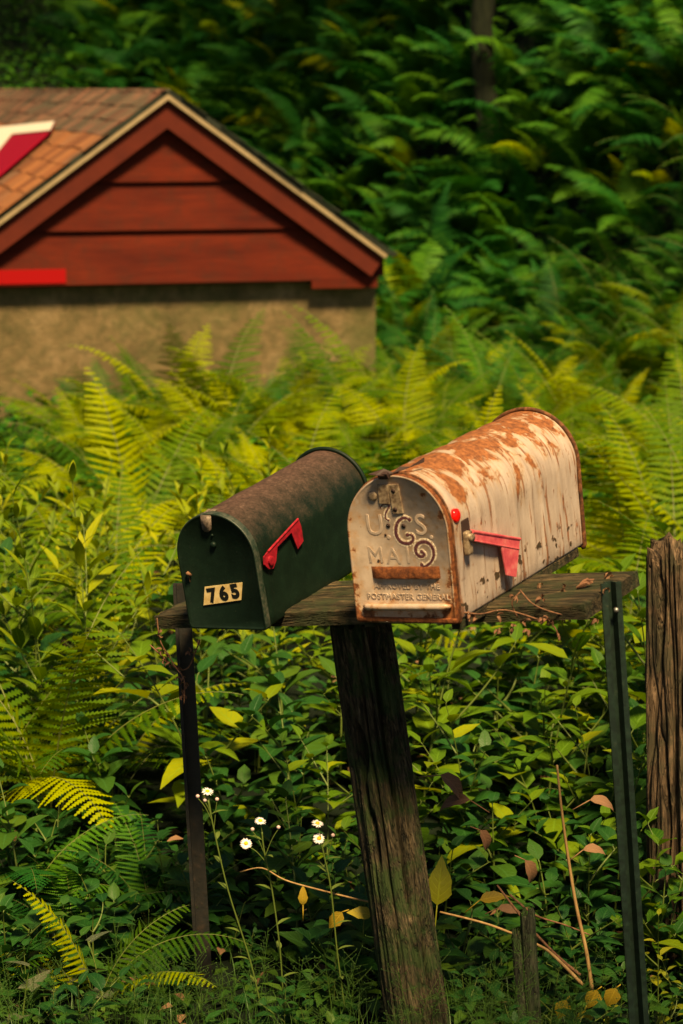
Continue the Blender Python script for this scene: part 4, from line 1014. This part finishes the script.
for i, (px, py, Y, sc, lab) in enumerate(((45, 975, 4.62, .8, 'brownish speckled arrow-leaved plant at the lower left corner'), (105, 985, 4.58, .85, 'speckled arrow-leaved plant between the corner and the left leg'), (150, 955, 4.7, .7, 'small speckled arrow-leaved plant near the left leg'), (20, 1000, 4.5, .75, 'speckled arrow-leaved plant lowest at the left edge'))):
    p = at(px, py, Y); put_herb('spot', p.x, Y, sc, 'arrow_leaf_plant', lab, 'plant', v=i % 2)
for i, (px, Y, sc, lab) in enumerate(((660, 4.62, .62, 'drooping yellow-green plant at the foot of the thick brown post'), (678, 4.5, .55, 'yellow-green plant cut off by the lower right edge'), (600, 4.45, .3, 'little yellowing plant beside the right leg foot'))):
    p = at(px, 950, Y); put_herb('lime', p.x, Y, sc, 'yellowing_plant', lab, 'plant', v=i % 2)
for i, (px, Y, sc, lab) in enumerate(((662, 4.72, .75, 'broad green plant hiding the foot of the thick old post'), (676, 4.66, .62, 'smaller broad green plant at the right edge before the old post'), (646, 4.78, .6, 'broad green plant between the right leg and the old post'))):
    p = at(px, 950, Y); put_herb('ovate', p.x, Y, sc, 'leafy_bush', lab, 'plant', v=i % 4)
# one big upright yellow-green leaf beside the post, and loose yellow leaves
def single_leaf(px, py, Y, L, W, d, nrm, mat, label, name='fallen_leaf', shape='ovate', curl=.3):
    mb = MB(); p = at(px, py, Y); leaf(mb, p, d, nrm, L, W, shape, curl, .25, 0, 8)
    mb.tube([p, p - Vector(d).normalized() * L * .5 - Vector((0, 0, L * .3))], .0012, 4)
    tag(mb.build(name, M[mat]), label, 'leaf')
single_leaf(437, 905, 4.5, .098, .055, (.12, .05, 1), (.1, -1, .2), 'lime_leaf', 'large upright yellow-green leaf right of the middle post', 'upright_leaf')
single_leaf(303, 905, 4.45, .04, .02, (0, 0, 1), (0, -1, .3), 'yellow_leaf', 'small upright yellow leaf left of the middle post')
single_leaf(372, 915, 4.4, .05, .03, (-1, 0, .2), (0, -.7, .7), 'yellow_leaf', 'yellow leaf touching the middle post foot')
single_leaf(342, 912, 4.42, .045, .03, (-.6, 0, -.8), (0, -1, .3), 'yellow_leaf', 'orange-yellow leaf hanging just left of the middle post foot')
single_leaf(480, 900, 4.5, .06, .03, (1, 0, .25), (0, -.6, .8), 'yellow_leaf', 'yellow leaf under the straw stalks right of the middle post')
single_leaf(498, 908, 4.48, .05, .025, (1, 0, -.1), (0, -.5, .8), 'dead_leaf', 'orange-brown leaf beside the straw stalks')
for px, py, lab in ((566, 1000, 'yellow leaf lying left of its neighbour by the right leg'), (597, 990, 'yellow leaf standing nearest the right leg'), (616, 988, 'pale yellow leaf touching the right leg foot'), (585, 1010, 'torn yellow leaf at the bottom edge near the right leg')):
    single_leaf(px, py, 4.38, .045, .035, (random.uniform(-.5, .5), 0, -1), (0, -1, .4), 'yellow_leaf', lab)
for px, py, L, lab in ((590, 800, .07, 'withered brown leaf hanging beside the dead stalk'), (583, 850, .06, 'lower withered brown leaf on the dead stalk'), (440, 775, .10, 'large pinkish dead leaf lying on the bushes right of the middle post'), (470, 800, .08, 'smaller dead leaf among the bushes right of the middle post'), (525, 860, .08, 'crumpled dead leaf left of the dead stalk'), (480, 830, .07, 'grey-brown curled dead leaf between post and dead stalk')):
    single_leaf(px, py, 4.75, L, L * .45, (random.uniform(-1, 1), 0, random.uniform(-.8, .1)), (0, -.5, .8), 'dead_leaf', lab, 'dead_leaf', curl=.9)
# ------------------------------------------------------------------ dead stalks
def stalk(P, Y, r, mat, label, name='dead_stalk', cat='stalk'):
    mb = MB(); pts = smooth_curve([at(px, py, Y + dy) for px, py, dy in P], 5); n = len(pts); mb.tube(pts, [r * (1 - .5 * i / n) for i in range(n)], 6); tag(mb.build(name, M[mat]), label, cat)
stalk([(592, 990, 0), (586, 950, 0), (576, 905, .02), (567, 850, .03), (561, 805, .03), (557, 765, .03)], 4.45, .0042, 'straw', 'tall pale straw-coloured dead stalk between the posts')
stalk([(580, 975, 0), (556, 955, 0), (528, 925, 0), (497, 885, .03)], 4.42, .0035, 'dry_vine', 'reddish dead stalk leaning left of the tall straw stalk')
stalk([(583, 985, -.02), (556, 958, 0), (538, 945, 0), (490, 925, 0), (440, 912, .02)], 4.40, .0040, 'straw', 'pale dead stalk bent low towards the middle post')
stalk([(510, 895, 0), (535, 915, 0), (565, 925, 0), (590, 935, 0)], 4.5, .0025, 'dry_vine', 'thin brown twig lying under the dead stalks')
stalk([(410, 908, 0), (370, 902, 0), (320, 890, 0), (285, 880, 0), (262, 868, .02), (240, 872, .02)], 4.42, .0022, 'straw', 'thin yellow stem bending across below the daisies')
for i, (px, pyt, r, lab) in enumerate(((527, 912, .013, 'taller broken grey-green wooden stake by the dead stalks'), (517, 935, .010, 'shorter broken wooden stake beside its taller neighbour'))):
    p = at(px, pyt, 4.36); b = at(px + 8, 1060, 4.33)
    mb = rough_post(b, p, r * 1.2, r, 30 + i, nz=60, na=40, jag=.03, warp=.3, groove=.35); tag(mb.build('wooden_stake', M['stub_wood']), lab, 'stake')
# ------------------------------------------------------------------ fleabane daisies
def fleabane(stemP, heads, buds, Y, label):
    root = empty('daisy', at(stemP[0][0], stemP[0][1], Y)); tag(root, label, 'flower'); off = root.location
    mb = MB(); pts = smooth_curve([at(px, py, Y) for px, py in stemP], 5); mb.tube([p - off for p in pts], .0016, 5)
    top = pts[-1]; rd = random.Random(int(stemP[0][0]))
    for (px, py, *_r) in heads + buds:
        q = at(px, py + 2, Y); j = min(pts, key=lambda t: (t - q - Vector((0, 0, -.05))).length); mb.tube(smooth_curve([j - off, (j + q) / 2 - off + Vector((0, 0, .006)), q - off], 4), .0009, 4)
    for k in range(7):
        p = pts[int(len(pts) * (.15 + .11 * k))] - off; a = rd.uniform(0, 6.28); leaf(mb, p, (math.cos(a), math.sin(a), .5), (0, 0, 1), .035, .010, 'lance', .4, .2, 0, 4)
    mb.build('stem', M['stem'], root)
    for (px, py, tilt) in heads:
        c = at(px, py, Y); nrm = Vector((math.sin(tilt) * .6, -math.cos(tilt) * .75, .65)).normalized() if tilt < 3 else Vector((0.1, -.35, .95)).normalized()
        a_ = nrm.orthogonal().normalized(); b_ = nrm.cross(a_); pm = MB(); c = c - off
        for k in range(34):
            t = 2 * math.pi * k / 34; d = a_ * math.cos(t) + b_ * math.sin(t) + nrm * rd.uniform(-.15, .25); leaf(pm, c + d * .003, d, nrm, rd.uniform(.0075, .0095), .0018, 'lance', .2, .1, 0, 3)
        hd = pm.build('flower_head', M['petal'], root); dm = MB(); dm.tube([c, c + nrm * .0022, c + nrm * .0034], [.0042, .0038, .001], 12); dm.build('disc', M['disc'], hd)
    for (px, py) in buds:
        c = at(px, py, Y) - off; bm_ = MB(); bm_.tube([c + Vector((0, 0, z)) for z in (-.004, -.002, .001, .003)], [.0018, .0036, .0038, .0016], 8); bm_.build('bud', M['bud'], root)
fleabane([(262, 1012), (250, 960), (228, 890), (214, 830), (208, 800)], [(207.5, 791.5, 4)], [(197.7, 796), (217, 799), (205, 800)], 4.42, 'single white daisy head with buds close to the left leg')
fleabane([(284, 1012), (280, 950), (272, 890), (264, 850), (262, 832)], [(260.4, 821, 4), (246, 843.5, .2)], [(252.5, 829), (278.5, 827)], 4.40, 'two white daisies on one stem left of the middle post')
fleabane([(345, 1010), (337, 950), (331, 890), (324, 855), (321, 842)], [(317.5, 823.5, 4), (318.9, 838.5, .3)], [(333, 835)], 4.40, 'two small white daisies one above the other nearest the middle post')

# ------------------------------------------------------------------ grass and ground litter
mb = MB(); rg = random.Random(5)
for i in range(2600):
    y = 3.95 + rg.random() ** 1.3 * 1.0; x = rg.uniform(-1, 1) * (halfview(y) + .15); z = ground(x, y); h_ = rg.uniform(.05, .16) * (.5 if abs(x / y * F + 139) < 22 else 1) * (1 if y < 4.5 else .8); a = rg.uniform(0, 6.28); ben = rg.uniform(.1, .9)
    d = Vector((math.cos(a), math.sin(a), 0)); sd = Vector((-d.y, d.x, 0)) * rg.uniform(.0008, .0017); vs = []
    for k in range(5):
        t = k / 4; p = Vector((x, y, z)) + d * h_ * ben * t * t + Vector((0, 0, h_ * (t - .35 * ben * t * t))); ww = sd * (1 - t * .92); vs += [p - ww, p + ww]
    mb.add(vs, [(2 * k, 2 * k + 1, 2 * k + 3, 2 * k + 2) for k in range(4)])
for i in range(90):                                                       # airy seed heads
    y = rg.uniform(4.05, 4.5); x = rg.uniform(-1, 1) * (halfview(y) + .05); z = ground(x, y); h_ = rg.uniform(.14, .26); b = Vector((x, y, z)); t_ = b + Vector((rg.uniform(-.05, .05), rg.uniform(-.03, .03), h_)); mb.tube([b, (b + t_) / 2, t_], .0006, 3, 0, False)
    for k in range(26):
        f = rg.uniform(.55, 1); q = b.lerp(t_, f); e = q + Vector((rg.gauss(0, .02), rg.gauss(0, .02), rg.uniform(0, .03))); mb.tube([q, e], .0003, 3, 0, False); mb.tube([e, e + Vector((0, 0, .0018))], .0009, 4, 0)
tag(mb.build('grass', M['grass']), 'fine green grass and airy seed heads along the bottom edge', kind='stuff')
mb = MB()
for i in range(5200):
    y = 3.9 + rg.random() * 5.5; x = rg.uniform(-1, 1) * (halfview(y) + .3); z = ground(x, y) + rg.uniform(0, .07); a = rg.uniform(0, 6.28); mi = 1 if rg.random() < .07 else 0
    leaf(mb, (x, y, z), (math.cos(a), math.sin(a), rg.uniform(-.2, .5)), (rg.uniform(-.5, .5), rg.uniform(-.5, .5), 1), rg.uniform(.03, .06), rg.uniform(.02, .035), 'ovate', rg.uniform(.1, .7), .3, mi, 3)
tag(mb.build('undergrowth', [M['herb_low'], M['dead_leaf']]), 'small dark leaves and litter covering the soil', kind='stuff')

mb = MB()
for i in range(48000):
    y = 9 + rg.random() ** .8 * 17; x = rg.uniform(-1, 1) * (halfview(y) + .8); z = ground(x, y) + rg.uniform(0, .22); a = rg.uniform(0, 6.28)
    if in_bld(x, y): continue
    leaf(mb, (x, y, z), (math.cos(a), math.sin(a), rg.uniform(-.3, .6)), (rg.uniform(-.5, .5), rg.uniform(-.5, .5), 1), rg.uniform(.07, .13), rg.uniform(.035, .06), 'ovate', rg.uniform(.1, .7), .3, 0, 2)
tag(mb.build('ground_cover', M['fern_shaded']), 'dark green ground cover between the ferns on the hillside', kind='stuff')

# ------------------------------------------------------------------ light
EL, AZS = R(56), R(164)           # azimuth clockwise from north (+y): behind the camera's right shoulder
S_ = Vector((math.sin(AZS) * math.cos(EL), math.cos(AZS) * math.cos(EL), math.sin(EL)))
sd = bpy.data.lights.new('sun', 'SUN'); sd.energy = 5.0; sd.angle = R(11); sd.color = (1., .82, .50)
so = bpy.data.objects.new('sun', sd); COL.objects.link(so); so.rotation_euler = S_.to_track_quat('Z', 'Y').to_euler()
wd = bpy.data.worlds.new('World'); scn.world = wd; wd.use_nodes = True; nt = wd.node_tree; nt.nodes.clear()
sk = nt.nodes.new('ShaderNodeTexSky'); sk.sky_type = 'NISHITA'; sk.sun_disc = False; sk.sun_elevation = EL; sk.sun_rotation = AZS; sk.dust_density = 1.5; sk.ozone_density = 1
bg = nt.nodes.new('ShaderNodeBackground'); bg.inputs[1].default_value = .038; wo = nt.nodes.new('ShaderNodeOutputWorld')
nt.links.new(sk.outputs[0], bg.inputs[0]); nt.links.new(bg.outputs[0], wo.inputs[0])
vs_ = scn.view_settings; vs_.view_transform = 'Standard'; vs_.look = 'None'; vs_.exposure = .95; vs_.gamma = 1
vs_.use_white_balance = True; vs_.white_balance_temperature = 7900; vs_.white_balance_tint = 10
scn.cycles.max_bounces = 6; scn.cycles.diffuse_bounces = 3; scn.cycles.transmission_bounces = 4; scn.cycles.use_denoising = True
